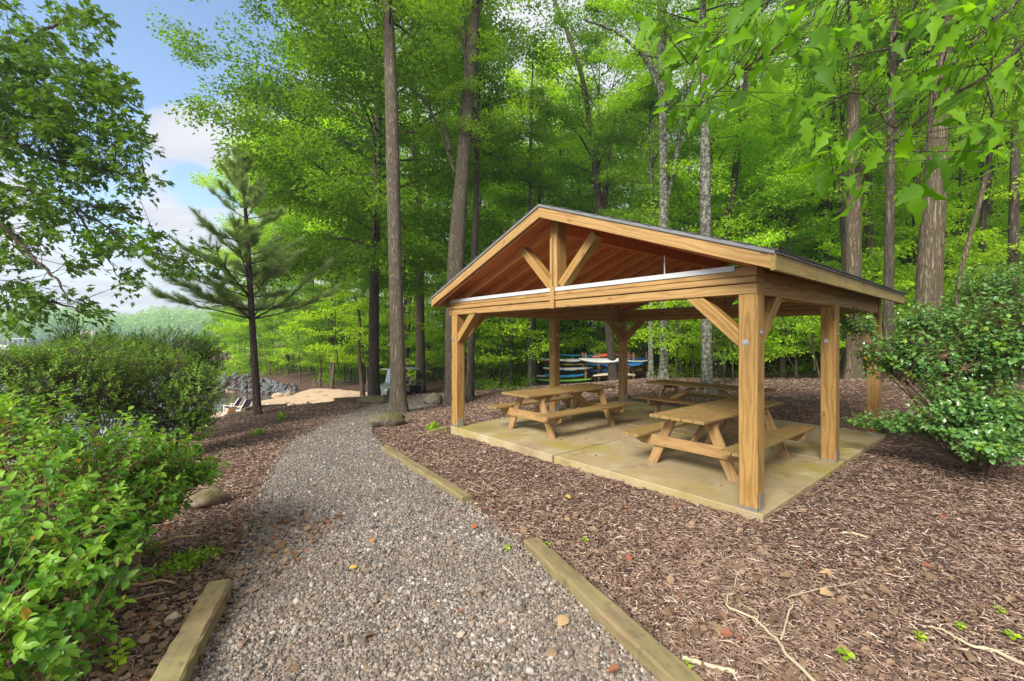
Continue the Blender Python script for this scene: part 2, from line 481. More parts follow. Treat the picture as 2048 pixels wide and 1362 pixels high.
# ------------------------------------------------------------------ pavilion frame of reference
TH = math.radians(49.836)
U = np.array([-math.cos(TH), math.sin(TH), 0.0]); Vv = np.array([math.sin(TH), math.cos(TH), 0.0]); Z = np.array([0, 0, 1.0])
FR = np.array([2.4587, 4.51, 0.0]); LW, LD = 5.463, 5.427
def W(a, b, z=0.0): return FR + U * a + Vv * b + Z * z
def local(P):
    q = np.asarray(P)[..., :2] - FR[:2]
    return q @ U[:2], q @ Vv[:2]

# ------------------------------------------------------------------ terrain
ctrl = [(0, 0, -.03), (0, -8, .05), (-4, -6, -.1), (6, -6, .05), (3, 2, -.03), (6, 2, 0.0), (-2, 2.2, -.06), (-1.5, 4, -.10), (-3, 3.2, -.10)]
for a, b, z in ((-.3, -.3, -.065), (LW / 2, -.3, -.11), (LW + .3, -.3, -.16), (LW + .3, LD / 2, -.14), (LW + .3, LD + .3, -.16), (LW / 2, LD + .3, -.09), (-.3, LD + .3, -.04), (-.3, LD / 2, -.05), (LW / 2, LD / 2, -.12)):
    q = W(a, b); ctrl.append((q[0], q[1], z))
def gp(px, D, z): ctrl.append(((px - 1024) / F * D, D, z))
def gpy(px, py, D): p = at(px, py, D); ctrl.append(tuple(p))
gpy(797, 826, 13); gpy(515, 829, 14); gpy(905, 808, 15.5); gpy(800, 797, 27); gpy(748, 793, 19.5)
gpy(650, 850, 10.5); gpy(560, 890, 8.3); gpy(430, 900, 8.0); gpy(1060, 773, 22); gpy(1130, 771, 25); gpy(1228, 766, 24); gpy(1325, 758, 18)
gpy(1415, 788, 14.5); gpy(1436, 757, 20); gpy(1600, 752, 20); gpy(1700, 760, 15); gpy(1860, 760, 12); gpy(2040, 900, 7)
gp(500, 16.4, -.95); gp(575, 17.3, -1.0); gp(660, 20.5, -1.28); gp(740, 22, -1.35)
gp(500, 19.5, -1.95); gp(580, 20.5, -1.9); gp(480, 25, -2.25); gp(600, 26, -2.15); gp(690, 25, -1.72); gp(700, 28, -1.75)
gp(470, 33, -2.80); gp(560, 32.5, -2.72); gp(500, 36, -3.0); gp(580, 34.5, -2.72); gp(460, 39, -2.0); gp(560, 38, -1.9); gp(540, 46, -1.2); gp(440, 46, -1.6)
gp(640, 33, -1.95); gp(650, 42, -1.2); gp(760, 38, -1.6); gp(850, 34, -1.75); gp(900, 30, -1.5); gp(980, 36, -.9)
gp(380, 12, -1.0); gp(300, 8, -.55); gp(150, 6, -.35); gp(0, 5, -.3); gp(-300, 5, -.4); gp(0, 9, -.9); gp(200, 12, -1.4); gp(380, 17, -2.0); gp(300, 20, -3.1); gp(0, 16, -3.0); gp(-300, 12, -2.2); gp(380, 27, -3.2)
gp(340, 40, -3.6); gp(200, 60, -4.0); gp(0, 30, -3.8); gp(-400, 25, -3.8); gp(400, 60, -3.2); gp(450, 75, -1.5); gp(430, 110, -1.0)
gp(1100, 40, -.5); gp(1300, 34, .3); gp(1500, 34, 1.3); gp(1800, 30, 1.5); gp(2100, 22, .8); gp(2200, 12, .2); gp(2400, 40, 2.4); gp(800, 60, -.5); gp(1000, 70, .8); gp(1300, 70, 3.0); gp(1700, 70, 4.5)
gp(600, 100, 0.0); gp(1000, 120, 2.5); gp(1500, 120, 6); gp(2300, 90, 6)
CT = np.array(ctrl)
def _k(r2): return np.where(r2 > 1e-9, .5 * r2 * np.log(np.maximum(r2, 1e-9)), 0)
def _tps(C, reg=.05):
    n = len(C); A = np.zeros((n + 3, n + 3))
    d2 = ((C[:, None, :2] - C[None, :, :2]) ** 2).sum(-1)
    A[:n, :n] = _k(d2) + np.eye(n) * reg
    A[:n, n:] = np.c_[np.ones(n), C[:, :2]]; A[n:, :n] = A[:n, n:].T
    return np.linalg.solve(A, np.r_[C[:, 2], 0, 0, 0])
TW = _tps(CT)
def ground(x, y):
    x = np.asarray(x, float); y = np.asarray(y, float); sh = x.shape
    q = np.c_[x.ravel(), y.ravel()]
    out = np.empty(len(q))
    for i in range(0, len(q), 20000):
        s = q[i:i + 20000]
        d2 = ((s[:, None] - CT[None, :, :2]) ** 2).sum(-1)
        out[i:i + 20000] = _k(d2) @ TW[:len(CT)] + TW[-3] + s @ TW[-2:]
    a, b = local(q)
    ins = (a > -.25) & (a < LW + .25) & (b > -.25) & (b < LD + .25)
    w_ = np.clip((17 - q[:, 1]) / 4, 0, 1)
    out = out + w_ * (.012 * np.sin(q[:, 0] * 4.7 + 1.3 * np.sin(q[:, 1] * 2.9)) * np.cos(q[:, 1] * 4.1 + np.sin(q[:, 0] * 2.3)) + .006 * np.sin(q[:, 0] * 11.3 + q[:, 1] * 3) * np.sin(q[:, 1] * 12.7))
    out = np.where(ins, np.minimum(out, -.06), out)
    far = np.maximum(0, q[:, 1] - 130)
    out = np.clip(out, -4.2, 9) 
    return out.reshape(sh)
def gz(x, y): return float(ground(np.array([x]), np.array([y]))[0])
def hit(px, py):
    """ground point under a photo pixel"""
    D = np.linspace(1.2, 60, 1200)
    x = (px - 1024) / F * D; zr = CAMZ - (py - HZ) / F * D
    s = zr - ground(x, D)
    i = np.argmax(s < 0) if (s < 0).any() else len(D) - 1
    return np.array([x[i], D[i], gz(x[i], D[i])])

# ground sheet: fine near the camera, coarse to the horizon
ys = np.concatenate([np.linspace(-9, 1, 14), np.arange(1.2, 16, .16), np.arange(16, 50, .5), np.linspace(50, 135, 40)])
xs = np.concatenate([np.linspace(-70, -14, 50), np.arange(-13.7, 14, .16), np.linspace(14, 150, 70)])
X, Y = np.meshgrid(xs, ys)
Zg = ground(X, Y)
rn = R0.normal(0, 1, Zg.shape) * .008
near = (Y < 16.5) & (np.abs(X) < 14)
Zg = Zg + np.where(near, rn, 0)
a_, b_ = local(np.stack([X, Y], -1))
lk = np.exp(-((np.maximum(0, np.abs(a_ - LW / 2) - LW / 2) ** 2 + np.maximum(0, np.abs(b_ - LD / 2) - LD / 2) ** 2)) * 2)
def grid_mesh(X, Y, Zz, keep=None):
    ny, nx = X.shape
    i = np.arange(ny - 1)[:, None] * nx; j = np.arange(nx - 1)[None]
    Fa = np.stack([i + j, i + j + 1, i + nx + j + 1, i + nx + j], -1).reshape(-1, 4)
    if keep is not None: Fa = Fa[keep[:-1, :-1].ravel()]
    mb = MB(); mb.add_arr(np.stack([X, Y, Zz], -1).reshape(-1, 3), Fa, 0, True); return mb
o = grid_mesh(X, Y, Zg).build('ground', M['mulch']); tag(o, 'brown mulch and leaf covered woodland ground', kind='structure')

# gravel path
Lp = [(330, 1560), (398, 1362), (448, 1180), (495, 1040), (535, 950), (570, 890), (640, 853), (688, 832), (720, 818), (770, 806), (838, 795), (880, 783)]
Rp = [(1560, 1560), (1308, 1362), (1042, 1094), (928, 1003), (840, 945), (764, 893), (742, 866), (750, 846), (775, 832), (835, 822), (868, 812), (905, 790)]
LpW = np.array([hit(*p) for p in Lp]); RpW = np.array([hit(*p) for p in Rp])
LpW = np.vstack([[-1.6, -2.5, 0], LpW]); RpW = np.vstack([[1.6, -2.5, 0], RpW])
LpW[1] = [-1.75, .9, 0]; RpW[1] = [1.35, .9, 0]
def resample(P, n):
    s = np.r_[0, np.cumsum(np.linalg.norm(np.diff(P[:, :2], axis=0), axis=1))]
    t = np.linspace(0, s[-1], n)
    # smooth
    Q = np.stack([np.interp(t, s, P[:, k]) for k in range(2)], -1)
    for _ in range(4): Q[1:-1] = (Q[:-2] + 2 * Q[1:-1] + Q[2:]) / 4
    return Q
LQ, RQ = resample(LpW, 140), resample(RpW, 140)
tt = np.linspace(0, 1, 26)
PX = LQ[:, None, 0] * (1 - tt) + RQ[:, None, 0] * tt; PY = LQ[:, None, 1] * (1 - tt) + RQ[:, None, 1] * tt
edge = np.minimum(tt, 1 - tt)
PZ = ground(PX, PY) + np.where(edge < .02, -.02, .022)
wob = R0.normal(0, .05, (140, 1)) * (1 - 2 * tt)[None] * 0
o = grid_mesh(PX, PY, PZ).build('gravel_path', M['gravel_bed']); tag(o, 'grey crushed gravel path curving down to the lake', kind='structure')

from math import atan2
def in_poly(x, y, poly):
    x = np.asarray(x); y = np.asarray(y); c = np.zeros(x.shape, bool)
    n = len(poly); j = n - 1
    for i in range(n):
        xi, yi = poly[i][:2]; xj, yj = poly[j][:2]
        t = ((yi > y) != (yj > y)) & (x < (xj - xi) * (y - yi) / (yj - yi + 1e-12) + xi)
        c ^= t; j = i
    return c
PATHPOLY = np.vstack([LQ, RQ[::-1]])

# loose stones over the path (could not be counted: one object)
ico = np.array([(0, 0, 1)] + [(.894 * math.cos(a), .894 * math.sin(a), .447) for a in np.arange(5) * 2 * PI / 5] + [(.894 * math.cos(a), .894 * math.sin(a), -.447) for a in np.arange(5) * 2 * PI / 5 + PI / 5] + [(0, 0, -1)])
icf = [(0, i, i % 5 + 1) for i in range(1, 6)] + [(i, i + 5, i % 5 + 1) for i in range(1, 6)] + [(i % 5 + 1, i + 5, (i % 5) + 6) for i in range(1, 6)] + [(11, i % 5 + 6, i + 5) for i in range(1, 6)]
icf = np.array(icf)
def stones(mb, rng, P, size):
    N = len(P)
    V = ico[None] * rng.uniform(.62, 1.25, (N, 12, 1)) * rng.uniform(.6, 1.2, (N, 1, 3))
    q = rdir(rng, N); q2 = nrm(np.cross(q, rdir(rng, N))); q3 = np.cross(q, q2)
    Rm = np.stack([q, q2, q3], 1)
    V = np.einsum('nki,nij->nkj', V, Rm) * size[:, None, None] + P[:, None]
    Fa = (np.arange(N)[:, None, None] * 12 + icf[None]).reshape(-1, 3)
    mb.add_arr(V.reshape(-1, 3), Fa, 0, False)
def polar(rng, n, r0, r1, amax=60, pw=1.0):
    a = np.radians(rng.uniform(-amax, amax, n)); 
    r = np.exp(rng.uniform(math.log(r0), math.log(r1), n))
    return r * np.sin(a), r * np.cos(a)
rng = np.random.default_rng(11)
x, y = polar(rng, 460000, 1.5, 24, 50)
k = in_poly(x, y, PATHPOLY)
# distance to path edges decides how thickly stones spill
x, y = x[k], y[k]
x = x[:120000]; y = y[:120000]
spx, spy = polar(rng, 30000, 1.5, 14, 50)
dmin = np.min(np.hypot(spx[:, None] - np.r_[LQ, RQ][None, ::2, 0], spy[:, None] - np.r_[LQ, RQ][None, ::2, 1]), 1)
k2 = (dmin < .5) & (rng.uniform(0, 1, len(spx)) < np.exp(-dmin / .12)) & ~in_poly(spx, spy, PATHPOLY)
x = np.r_[x, spx[k2]]; y = np.r_[y, spy[k2]]
sz = np.clip(rng.lognormal(math.log(.0072), .38, len(x)), .005, .030) * (1 + np.hypot(x, y) * .035)
mb = MB(); stones(mb, rng, np.stack([x, y, ground(x, y) + .018 + sz * .35], -1), sz)
o = mb.build('gravel', M['stone']); tag(o, 'loose crushed grey stones of the path', kind='stuff')

# mulch chips
def chips(mb, rng, P, ln, wd, tilt=.25):
    N = len(P)
    a = rng.uniform(0, 2 * PI, N)
    d = np.stack([np.cos(a), np.sin(a), rng.normal(0, tilt, N)], -1); d = nrm(d)
    nv = nrm(np.array([[0, 0, 1.]]) + rng.normal(0, .45, (N, 3)))
    zz = nrm(nv - d * (nv * d).sum(-1, keepdims=True)); yy = np.cross(zz, d)
    bend = rng.normal(0, .12, (N, 1)); side = rng.normal(0, .12, (N, 1))
    V = []
    for t, w in ((-.5, .45), (0, 1.0), (.5, .35)):
        c = P + d * (ln * t)[:, None] + zz * (bend * ln[:, None] * (.25 - t * t) * 4 * .5) + yy * (side * ln[:, None] * (.25 - t * t) * 2)
        for s in (-1, 1):
            V.append(c + yy * (s * wd * w)[:, None] + zz * (np.abs(s) * 0))
        V.append(c + zz * (wd * w * .9)[:, None])
    V = np.stack(V, 1)      # 9 verts: (l,r,top) x 3
    f = np.array([(0, 2, 5, 3), (2, 1, 4, 5), (3, 5, 8, 6), (5, 4, 7, 8)])
    Fa = (np.arange(N)[:, None, None] * 9 + f[None]).reshape(-1, 4)
    mb.add_arr(V.reshape(-1, 3), Fa, 0, False)
rng = np.random.default_rng(12)
x, y = polar(rng, 300000, 1.6, 22, 54)
a_, b_ = local(np.stack([x, y], -1))
k = ~in_poly(x, y, PATHPOLY) & ~((a_ > -.16) & (a_ < LW + .16) & (b_ > -.14) & (b_ < LD + .16))
k &= (x / y > -1.05) & ~((x < -4.3) & (y > 16))
x, y = x[k], y[k]
x = np.r_[x, spx[~k2 & (dmin < .3)][:1500]]; y = np.r_[y, spy[~k2 & (dmin < .3)][:1500]]
dd = np.hypot(x, y)
ln = rng.lognormal(math.log(.028), .55, len(x)) * (1 + dd * .05); wd = rng.uniform(.0016, .0048, len(x)) * (1 + dd * .09)
ln = np.clip(ln, .012, .16)
mb = MB(); chips(mb, rng, np.stack([x, y, ground(x, y) + rng.uniform(.002, .03, len(x))], -1), ln, wd)
o = mb.build('mulch_chips', M['chips']); tag(o, 'shredded red brown bark mulch', kind='stuff')

# dead leaves lying about (litter)
rng = np.random.default_rng(13)
x, y = polar(rng, 5200, 1.8, 26, 54)
a_, b_ = local(np.stack([x, y], -1))
k = ~((a_ > -.16) & (a_ < LW + .16) & (b_ > -.14) & (b_ < LD + .16)) & ~((x < -4.3) & (y > 16)) & (~in_poly(x, y, PATHPOLY) | (rng.uniform(0, 1, len(x)) < .06))
x, y = x[k], y[k]
xx = -1.75 - np.abs(rng.normal(0, 1.0, 1100)); yy = rng.uniform(1.9, 4.6, 1100)
x = np.r_[x, xx]; y = np.r_[y, yy]
qs = W(0, 0)[None] + U * rng.uniform(.1, LW, (80, 1)) + Vv * rng.uniform(.1, LD, (80, 1))
mb = MB(); n = len(x)
leaves(mb, qs + [0, 0, .012], rdir(rng, 80) * [1, 1, .15], np.tile(Z, (80, 1)) + rng.normal(0, .2, (80, 3)), rng.uniform(.02, .055, 80), 'oval', 0)
leaves(mb, np.stack([x, y, ground(x, y) + rng.uniform(.02, .045, n)], -1), rdir(rng, n) * [1, 1, .25], np.array([[0, 0, 1.]]) + rng.normal(0, .35, (n, 3)), rng.uniform(.03, .075, n), 'oval', 0)
o = mb.build('leaf_litter', M['leaf_dead']); tag(o, 'dry brown leaves scattered over mulch', kind='stuff')

# beach, lake, far hills
BP = [atz(p, d, 0)[:2] for p, d in ((385, 19.5), (470, 17.6), (505, 16.9), (575, 17.9), (665, 21.2), (752, 23), (765, 27), (690, 29), (640, 31), (590, 34), (480, 37), (380, 38))]
bx = np.arange(-29, -5, .25); by = np.arange(16, 39, .25)
X, Y = np.meshgrid(bx, by)
o = grid_mesh(X, Y, ground(X, Y) + .015 + R0.normal(0, .012, X.shape), in_poly(X, Y, BP)).build('beach', M['sand']); tag(o, 'pale sand beach by the lake', kind='structure')
LAKE = -2.75
mb = MB(); mb.add([(-900, 8, LAKE), (60, 8, LAKE), (60, 900, LAKE), (-900, 900, LAKE)], [[0, 1, 2, 3]])
o = mb.build('lake_water', M['water']); tag(o, 'still lake water', kind='structure')
hx = np.linspace(-900, 700, 90); hy = np.linspace(330, 900, 24)
X, Y = np.meshgrid(hx, hy)
hz = LAKE - 1 + 5 * np.clip((Y - 345 - 14 * np.sin(X / 60)) / 30, 0, 1) + 12 * np.clip((Y - 380) / 300, 0, 1)
o = grid_mesh(X, Y, hz).build('hills', M['mulch']); tag(o, 'wooded far shore of the lake', kind='structure')

# ------------------------------------------------------------------ concrete slab
mb = MB()
SB = 0.13
def slab_panel(a0, a1, b0, b1):
    c = .010; zt, zb = 0.0, -.19
    prof = [(0, zb), (0, zt - c), (c * .4, zt - c * .4), (c, zt)]
    rings = []
    for ins, z in prof:
        pts = [(a0 + ins, b0 + ins), (a1 - ins, b0 + ins), (a1 - ins, b1 - ins), (a0 + ins, b1 - ins)]
        rings.append([W(a, b, z) for a, b in pts])
    V = np.array(rings).reshape(-1, 3)
    fs = []
    for r in range(3):
        for j in range(4): fs.append([r * 4 + j, (r + 1) * 4 + j, (r + 1) * 4 + (j + 1) % 4, r * 4 + (j + 1) % 4])
    fs.append([15, 14, 13, 12])
    mb.add(V, fs)
gap = .019
for a0, a1 in ((-SB - .02, LW / 2 - gap), (LW / 2 + gap, LW + SB - .03)):
    for b0, b1 in ((-SB + .02, LD / 2 - gap), (LD / 2 + gap, LD + SB)):
        slab_panel(a0, a1, b0, b1)
o = mb.build('concrete_slab', M['concrete']); tag(o, 'ochre stained concrete slab under the pavilion', kind='structure')

# ------------------------------------------------------------------ pavilion
PW = .184; K = PW / 2; PH = 2.19
pav = empty('pavilion', W(LW / 2, LD / 2, 0))
tag(pav, 'open timber picnic pavilion with gabled roof on six square posts', 'pavilion')
PO = np.array(W(LW / 2, LD / 2, 0))
def part(mb, name, mat, parent=pav): return mb.build(name, mat, parent, PO, gc=True)
def nut(mb, c, d, r=.018, l=.016):
    d = nrm(d); c = np.asarray(c)
    tube(mb, [c, c + d * .004], r * 1.7, 14, 0); tube(mb, [c + d * .004, c + d * l], r, 6, 0, smooth=False)
for a, b in ((0, 0), (0, LD / 2), (0, LD), (LW, 0), (LW, LD / 2), (LW, LD)):
    mb = MB(); board(mb, W(a, b, .032), W(a, b, PH), PW, PW, U, .008)
    po = part(mb, 'post', M['wood'])
    mb = MB(); board(mb, W(a, b, .001), W(a, b, .031), PW * .94, PW * .94, U, .002)
    s_ = -1 if a == 0 else 1
    c0 = W(a, b, .002) + U * (-(K + .003)); 
    board(mb, c0, c0 + Z * .17, PW * .62, .005, U, .001)
    mb.build('base_plate', M['steel'], po, PO)
    for c_, d_ in ((W(a, b, 1.70) - Vv * (K + .001) + U * .02, -Vv), (W(a, b, 1.80) - U * (K + .001), -U)):
        mb = MB(); nut(mb, c_, d_); mb.build('bolt', M['steel'], po, PO)
BT = PH + .285
def tie_beam(b, s):
    """built-up beam across a gable end, s = outward sign along b"""
    hs = [.112, .072, .101]
    z = PH; bm = None
    for i, h in enumerate(hs):
        mb = MB(); e = (0.0, .022, .006)[i]
        board(mb, W(-K + .005, b + s * e, z + h / 2), W(LW + K - .005, b + s * e, z + h / 2), PW, h - .006, Z, .006)
        if bm is None: bm = part(mb, 'tie_beam', M['wood_front'])
        else: mb.build('beam_board', M['wood_front'], bm, PO, gc=True)
        z += h
    mb = MB(); board(mb, W(K * 1.3, b, BT + .010), W(LW + K, b, BT + .010), PW + .03, .012, Z, .002)
    for a0, a1 in ((K * 1.3, LW * .55), (LW * .55 + .004, LW + K)):
        board(mb, W(a0, b + s * (PW / 2 + .018), BT - .012), W(a1, b + s * (PW / 2 + .018), BT - .012), .005, .058, Z, .001)
    mb.build('flashing', M['flash'], bm, PO)
    mb = MB(); board(mb, W(LW / 2, b + s * (PW / 2 + .036), PH - .005), W(LW / 2, b + s * (PW / 2 + .036), BT + .03), .075, .028, Vv, .003)
    mb.build('trim_strip', M['wood_front'], bm, PO, gc=True)
    mb = MB(); board(mb, W(LW + K + .018, b + s * .01, PH - .005), W(LW + K + .018, b + s * .01, BT + .012), PW + .04, .03, U, .003)
    mb.build('trim_strip', M['wood'], bm, PO, gc=True)
tie_beam(0, -1); tie_beam(LD, 1)
for a in (0, LW):
    mb = MB(); board(mb, W(a, K + .003, PH + .075), W(a, LD - K - .003, PH + .075), PW * .8, .15, Z, .005)
    sb_ = part(mb, 'side_beam', M['wood'])
    mb = MB(); board(mb, W(a, K + .003, PH + .205), W(a, LD - K - .003, PH + .205), PW * .62, .105, Z, .005)
    mb.build('beam_board', M['wood'], sb_, PO, gc=True)
    mb = MB(); board(mb, W(a, K + .003, PH + .345), W(a, LD - K - .003, PH + .345), .03, .172, Z, .003)
    mb.build('beam_board', M['wood'], sb_, PO, gc=True)
# roof geometry
OF, OE, ZR = .3046, .267, 3.655
zE = 2.5204; FH = .153
ha = LW / 2 + K + OE
slope = (ZR - zE) / ha
def zr_at(a): return ZR - slope * abs(a - LW / 2)
sl = math.atan(slope); cs = math.cos(sl)
nL = {1: nrm(Z * 1.0 + U * slope), -1: nrm(Z * 1.0 - U * slope)}      # roof normals on the two slopes
b0, b1 = -K - OF, LD + K + OF
for s in (-1, 1):
    aE = LW / 2 + s * ha
    pe, pr = lambda b, dz: W(aE, b, zE + dz), lambda b, dz: W(LW / 2, b, ZR + dz)
    # sheathing seen from below
    n = nL[s]
    mb = MB()
    th = .016
    q = [pe(b0, 0), pr(b0, 0), pr(b1, 0), pe(b1, 0)]
    V = np.array([x - n * 0 for x in q] + [x + n * th for x in q])
    mb.add(V, [[0, 1, 2, 3][::1], [7, 6, 5, 4], [0, 4, 5, 1], [1, 5, 6, 2], [2, 6, 7, 3], [3, 7, 4, 0]])
    part(mb, 'roof_deck', M['deck'])
    # shingles in overlapping courses with a ragged lower edge
    mb = MB(); rr = np.random.default_rng(5 + s)
    along = (W(LW / 2, 0, ZR) - W(aE, 0, zE)); L_ = np.linalg.norm(along); along = along / L_
    nc = 24
    for i in range(nc):
        t0 = i * L_ / nc - .03; t1 = (i + 1) * L_ / nc + .02
        w = .333; xs_ = np.arange(b0 - .03, b1 + .03, w) + (.16 if i % 2 else 0)
        for xb in xs_:
            c0 = max(xb, b0 - .025); c1 = min(xb + w - .006, b1 + .025)
            if c1 - c0 < .02: continue
            e = rr.uniform(-.006, .006); hgt = .026 + rr.uniform(0, .004)
            base = W(aE, 0, zE) * 1.0
            def Q(t, b, h): return W(aE, b, zE) + along * t + n * (th + h)
            V = [Q(t0 + e, c0, .004), Q(t0 + e, c1, .004), Q(t0 + e, c0, hgt - .008), Q(t0 + e, c1, hgt - .008), Q(min(t1, L_ + .01), c0, .012), Q(min(t1, L_ + .01), c1, .012)]
            mb.add(V, [[0, 1, 3, 2], [2, 3, 5, 4], [0, 2, 4], [1, 5, 3]] if s < 0 else [[0, 2, 3, 1], [2, 4, 5, 3], [0, 4, 2], [1, 3, 5]])
    part(mb, 'shingles', M['shingle'])
    # metal drip edge on the gable ends and the eave
    mb = MB()
    for b in (b0 - .012, b1 + .012):
        board(mb, W(aE, b, zE + .004), W(LW / 2, b, ZR + .004), .010, .034, n, .001)
    board(mb, W(aE + s * .012, b0, zE + .006), W(aE + s * .012, b1, zE + .006), .010, .026, Z, .001)
    part(mb, 'drip_edge', M['drip'])
    # barge boards (gable fascia)
    for b, so in ((b0 + .02, -1), (b1 - .02, 1)):
        mb = MB()
        h = FH; tk = .038
        bo = b
        V = []; rngo = R0.uniform(-.1, .1, 3)
        prof = []
        for bb in (bo - tk / 2, bo + tk / 2):
            V += [W(aE, bb, zE - .002), W(LW / 2, bb, ZR - .002), W(LW / 2, bb, ZR - h / cs - .002), W(aE, bb, zE - h)]
        G = [(np.dot(v - V[0], along) + 5 * s, (v[2] - zr_at(local(v)[0])) + rngo[1], i // 4 * .04 + rngo[2]) for i, v in enumerate(V)]
        mb.add(V, [[0, 1, 2, 3], [7, 6, 5, 4], [0, 4, 5, 1], [1, 5, 6, 2], [2, 6, 7, 3], [3, 7, 4, 0]] if s > 0 else [[3, 2, 1, 0], [4, 5, 6, 7], [1, 5, 4, 0], [2, 6, 5, 1], [3, 7, 6, 2], [0, 4, 7, 3]], 0, G)
        part(mb, 'barge_board', M['wood_front'])
    # eave fascia
    mb = MB(); board(mb, W(aE - s * .022, b0 - .0, zE - FH / 2 - .004), W(aE - s * .022, b1, zE - FH / 2 - .004), .040, FH, Z, .003)
    part(mb, 'eave_fascia', M['fascia_moss'] if s < 0 else M['wood_front'])
    # rafters
    nb = 14
    for i in range(nb):
        b = b0 + .10 + (b1 - b0 - .20) * i / (nb - 1)
        mb = MB(); hh = .14
        p0 = W(aE - s * .045, b, zr_at(aE - s * .045)) - n * (hh / 2 + .003); p1 = W(LW / 2 + s * .03, b, zr_at(LW / 2 + s * .03)) - n * (hh / 2 + .003)
        board(mb, p0, p1, .038, hh, n, .003)
        part(mb, 'rafter', M['rafter'])
    for b in (0, LD):
        mb = MB(); p0 = W(LW / 2 + s * .10, b, BT + .03); r_ = .70
        board(mb, p0 + Z * .02, W(LW / 2 + s * (.10 + r_ * .92), b, BT + .03 + r_ * .95), PW * .8, .125, U * s * -.7 + Z * .7, .004)
        part(mb, 'strut', M['wood'])
mb = MB(); board(mb, W(LW / 2, K + .01, ZR - .215), W(LW / 2, LD - K - .01, ZR - .215), .09, .29, Z, .004); part(mb, 'ridge_beam', M['deck'])
for b, s in ((0, -1), (LD, 1)):
    mb = MB(); board(mb, W(LW / 2, b, BT + .018), W(LW / 2, b, ZR - .175), PW * .86, PW, Vv, .005); kp = part(mb, 'king_post', M['wood'])
    mb = MB(); board(mb, W(LW / 2 + .045, b + s * (K + .012), BT + .02), W(LW / 2 + .045, b + s * (K + .012), ZR - .42), .05, .022, Vv, .003)
    mb.build('trim_strip', M['wood_front'], kp, PO, gc=True)
    mb = MB(); board(mb, W(LW / 2 - .05, b + s * (K + .012), BT + .02), W(LW / 2 - .05, b + s * (K + .012), ZR - .36), .055, .020, Vv, .003)
    mb.build('trim_strip', M['wood_front'], kp, PO, gc=True)
mb = MB(); tube(mb, [W(.95, -.05, BT + .02), W(.95, -.05, BT + .25)], .008, 8); part(mb, 'conduit', M['flash'])
# knee braces
def brace(a, b, du, dv):
    d = U * du + Vv * dv
    p0 = W(a, b, 1.70) + d * (K * .55); p1 = W(a, b, 1.70) + d * .62 + Z * .53
    x = nrm(p1 - p0)
    mb = MB(); board(mb, p0 - x * .0, p1 + x * .02, PW * .78, .135, nrm(Z - d), .004)
    part(mb, 'knee_brace', M['wood'])
for a, b, dd_ in ((0, 0, ((1, 0), (0, 1))), (LW, 0, ((-1, 0), (0, 1))), (LW, LD, ((-1, 0), (0, -1))), (0, LD, ((1, 0), (0, -1)))):
    for du, dv in dd_: brace(a, b, du, dv)

# ------------------------------------------------------------------ picnic tables
def make_table():
    root = empty('picnic_table', (0, 0, 0))
    L = 2.44; H = .745; t = .038; rg = np.random.default_rng(3)
    mb = MB(); bw = .138
    for i in range(5):
        y = (i - 2) * (bw + .013)
        board(mb, (-L / 2 + rg.uniform(-.006, .006), y, H - t / 2), (L / 2 + rg.uniform(-.006, .006), y, H - t / 2), bw, t, Z, .010, rng=rg)
    mb.build('tabletop', M['table_top'], root, gc=True)
    for s in (-1, 1):
        mb = MB()
        for i in range(2):
            y = s * (.60 + i * (bw + .013))
            board(mb, (-L / 2, y, .445 - t / 2), (L / 2, y, .445 - t / 2), bw, t, Z, .006, rng=rg)
        mb.build('bench', M['table_top'], root, gc=True)
    for e in (-1, 1):
        x = e * .84
        for s in (-1, 1):
            mb = MB(); 
            p0 = np.array([x, s * .56, .0]); p1 = np.array([x, s * .24, H - t - .002]); dvec = nrm(p1 - p0)
            # foot cut level with the slab
            wv = .07
            V = []
            for xx in (x - .019, x + .019):
                V += [(xx, s * .56 - wv, .001), (xx, s * .56 + wv, .001), (xx, s * .24 + wv, H - t - .002), (xx, s * .24 - wv, H - t - .002)]
            G = [(v[2] + 3 * s + e, v[1] + .3 * v[2] * s, v[0] * 1) for v in V]
            mb.add(V, [[0, 1, 2, 3], [7, 6, 5, 4], [0, 4, 5, 1], [1, 5, 6, 2], [2, 6, 7, 3], [3, 7, 4, 0]], 0, G)
            mb.build('leg', M['table'], root, gc=True)
        mb = MB(); z0, z1 = .445 - t - .145, .445 - t - .002; xx = x + e * .039
        V = []
        for q in (xx - .019, xx + .019):
            V += [(q, -.70, z0), (q, .70, z0), (q, .80, z0 + .05), (q, .80, z1), (q, -.80, z1), (q, -.80, z0 + .05)]
        G = [(v[1], v[2] + .05 * e, v[0]) for v in V]
        mb.add(V, [[0, 1, 2, 3, 4, 5][::-1], [6, 7, 8, 9, 10, 11]] + [[i, (i + 1) % 6, 6 + (i + 1) % 6, 6 + i] for i in range(6)], 0, G)
        mb.build('bench_support', M['table'], root, gc=True)
        mb = MB(); board(mb, (x - e * .039, -.34, H - t - .047), (x - e * .039, .34, H - t - .047), .038, .09, Z, .004, rng=rg)
        mb.build('cleat', M['table'], root, gc=True)
        mb = MB(); board(mb, (x - e * .045, 0, .36), (e * .26, 0, H - t - .03), .038, .088, Z, .004, rng=rg)
        mb.build('brace', M['table'], root, gc=True)
    mb = MB(); board(mb, (0, -.33, H - t - .02), (0, .33, H - t - .02), .088, .036, Z, .004, rng=rg); mb.build('cleat', M['table'], root, gc=True)
    return root
angV = math.atan2(Vv[1], Vv[0]); angU = math.atan2(U[1], U[0])
t0 = make_table()
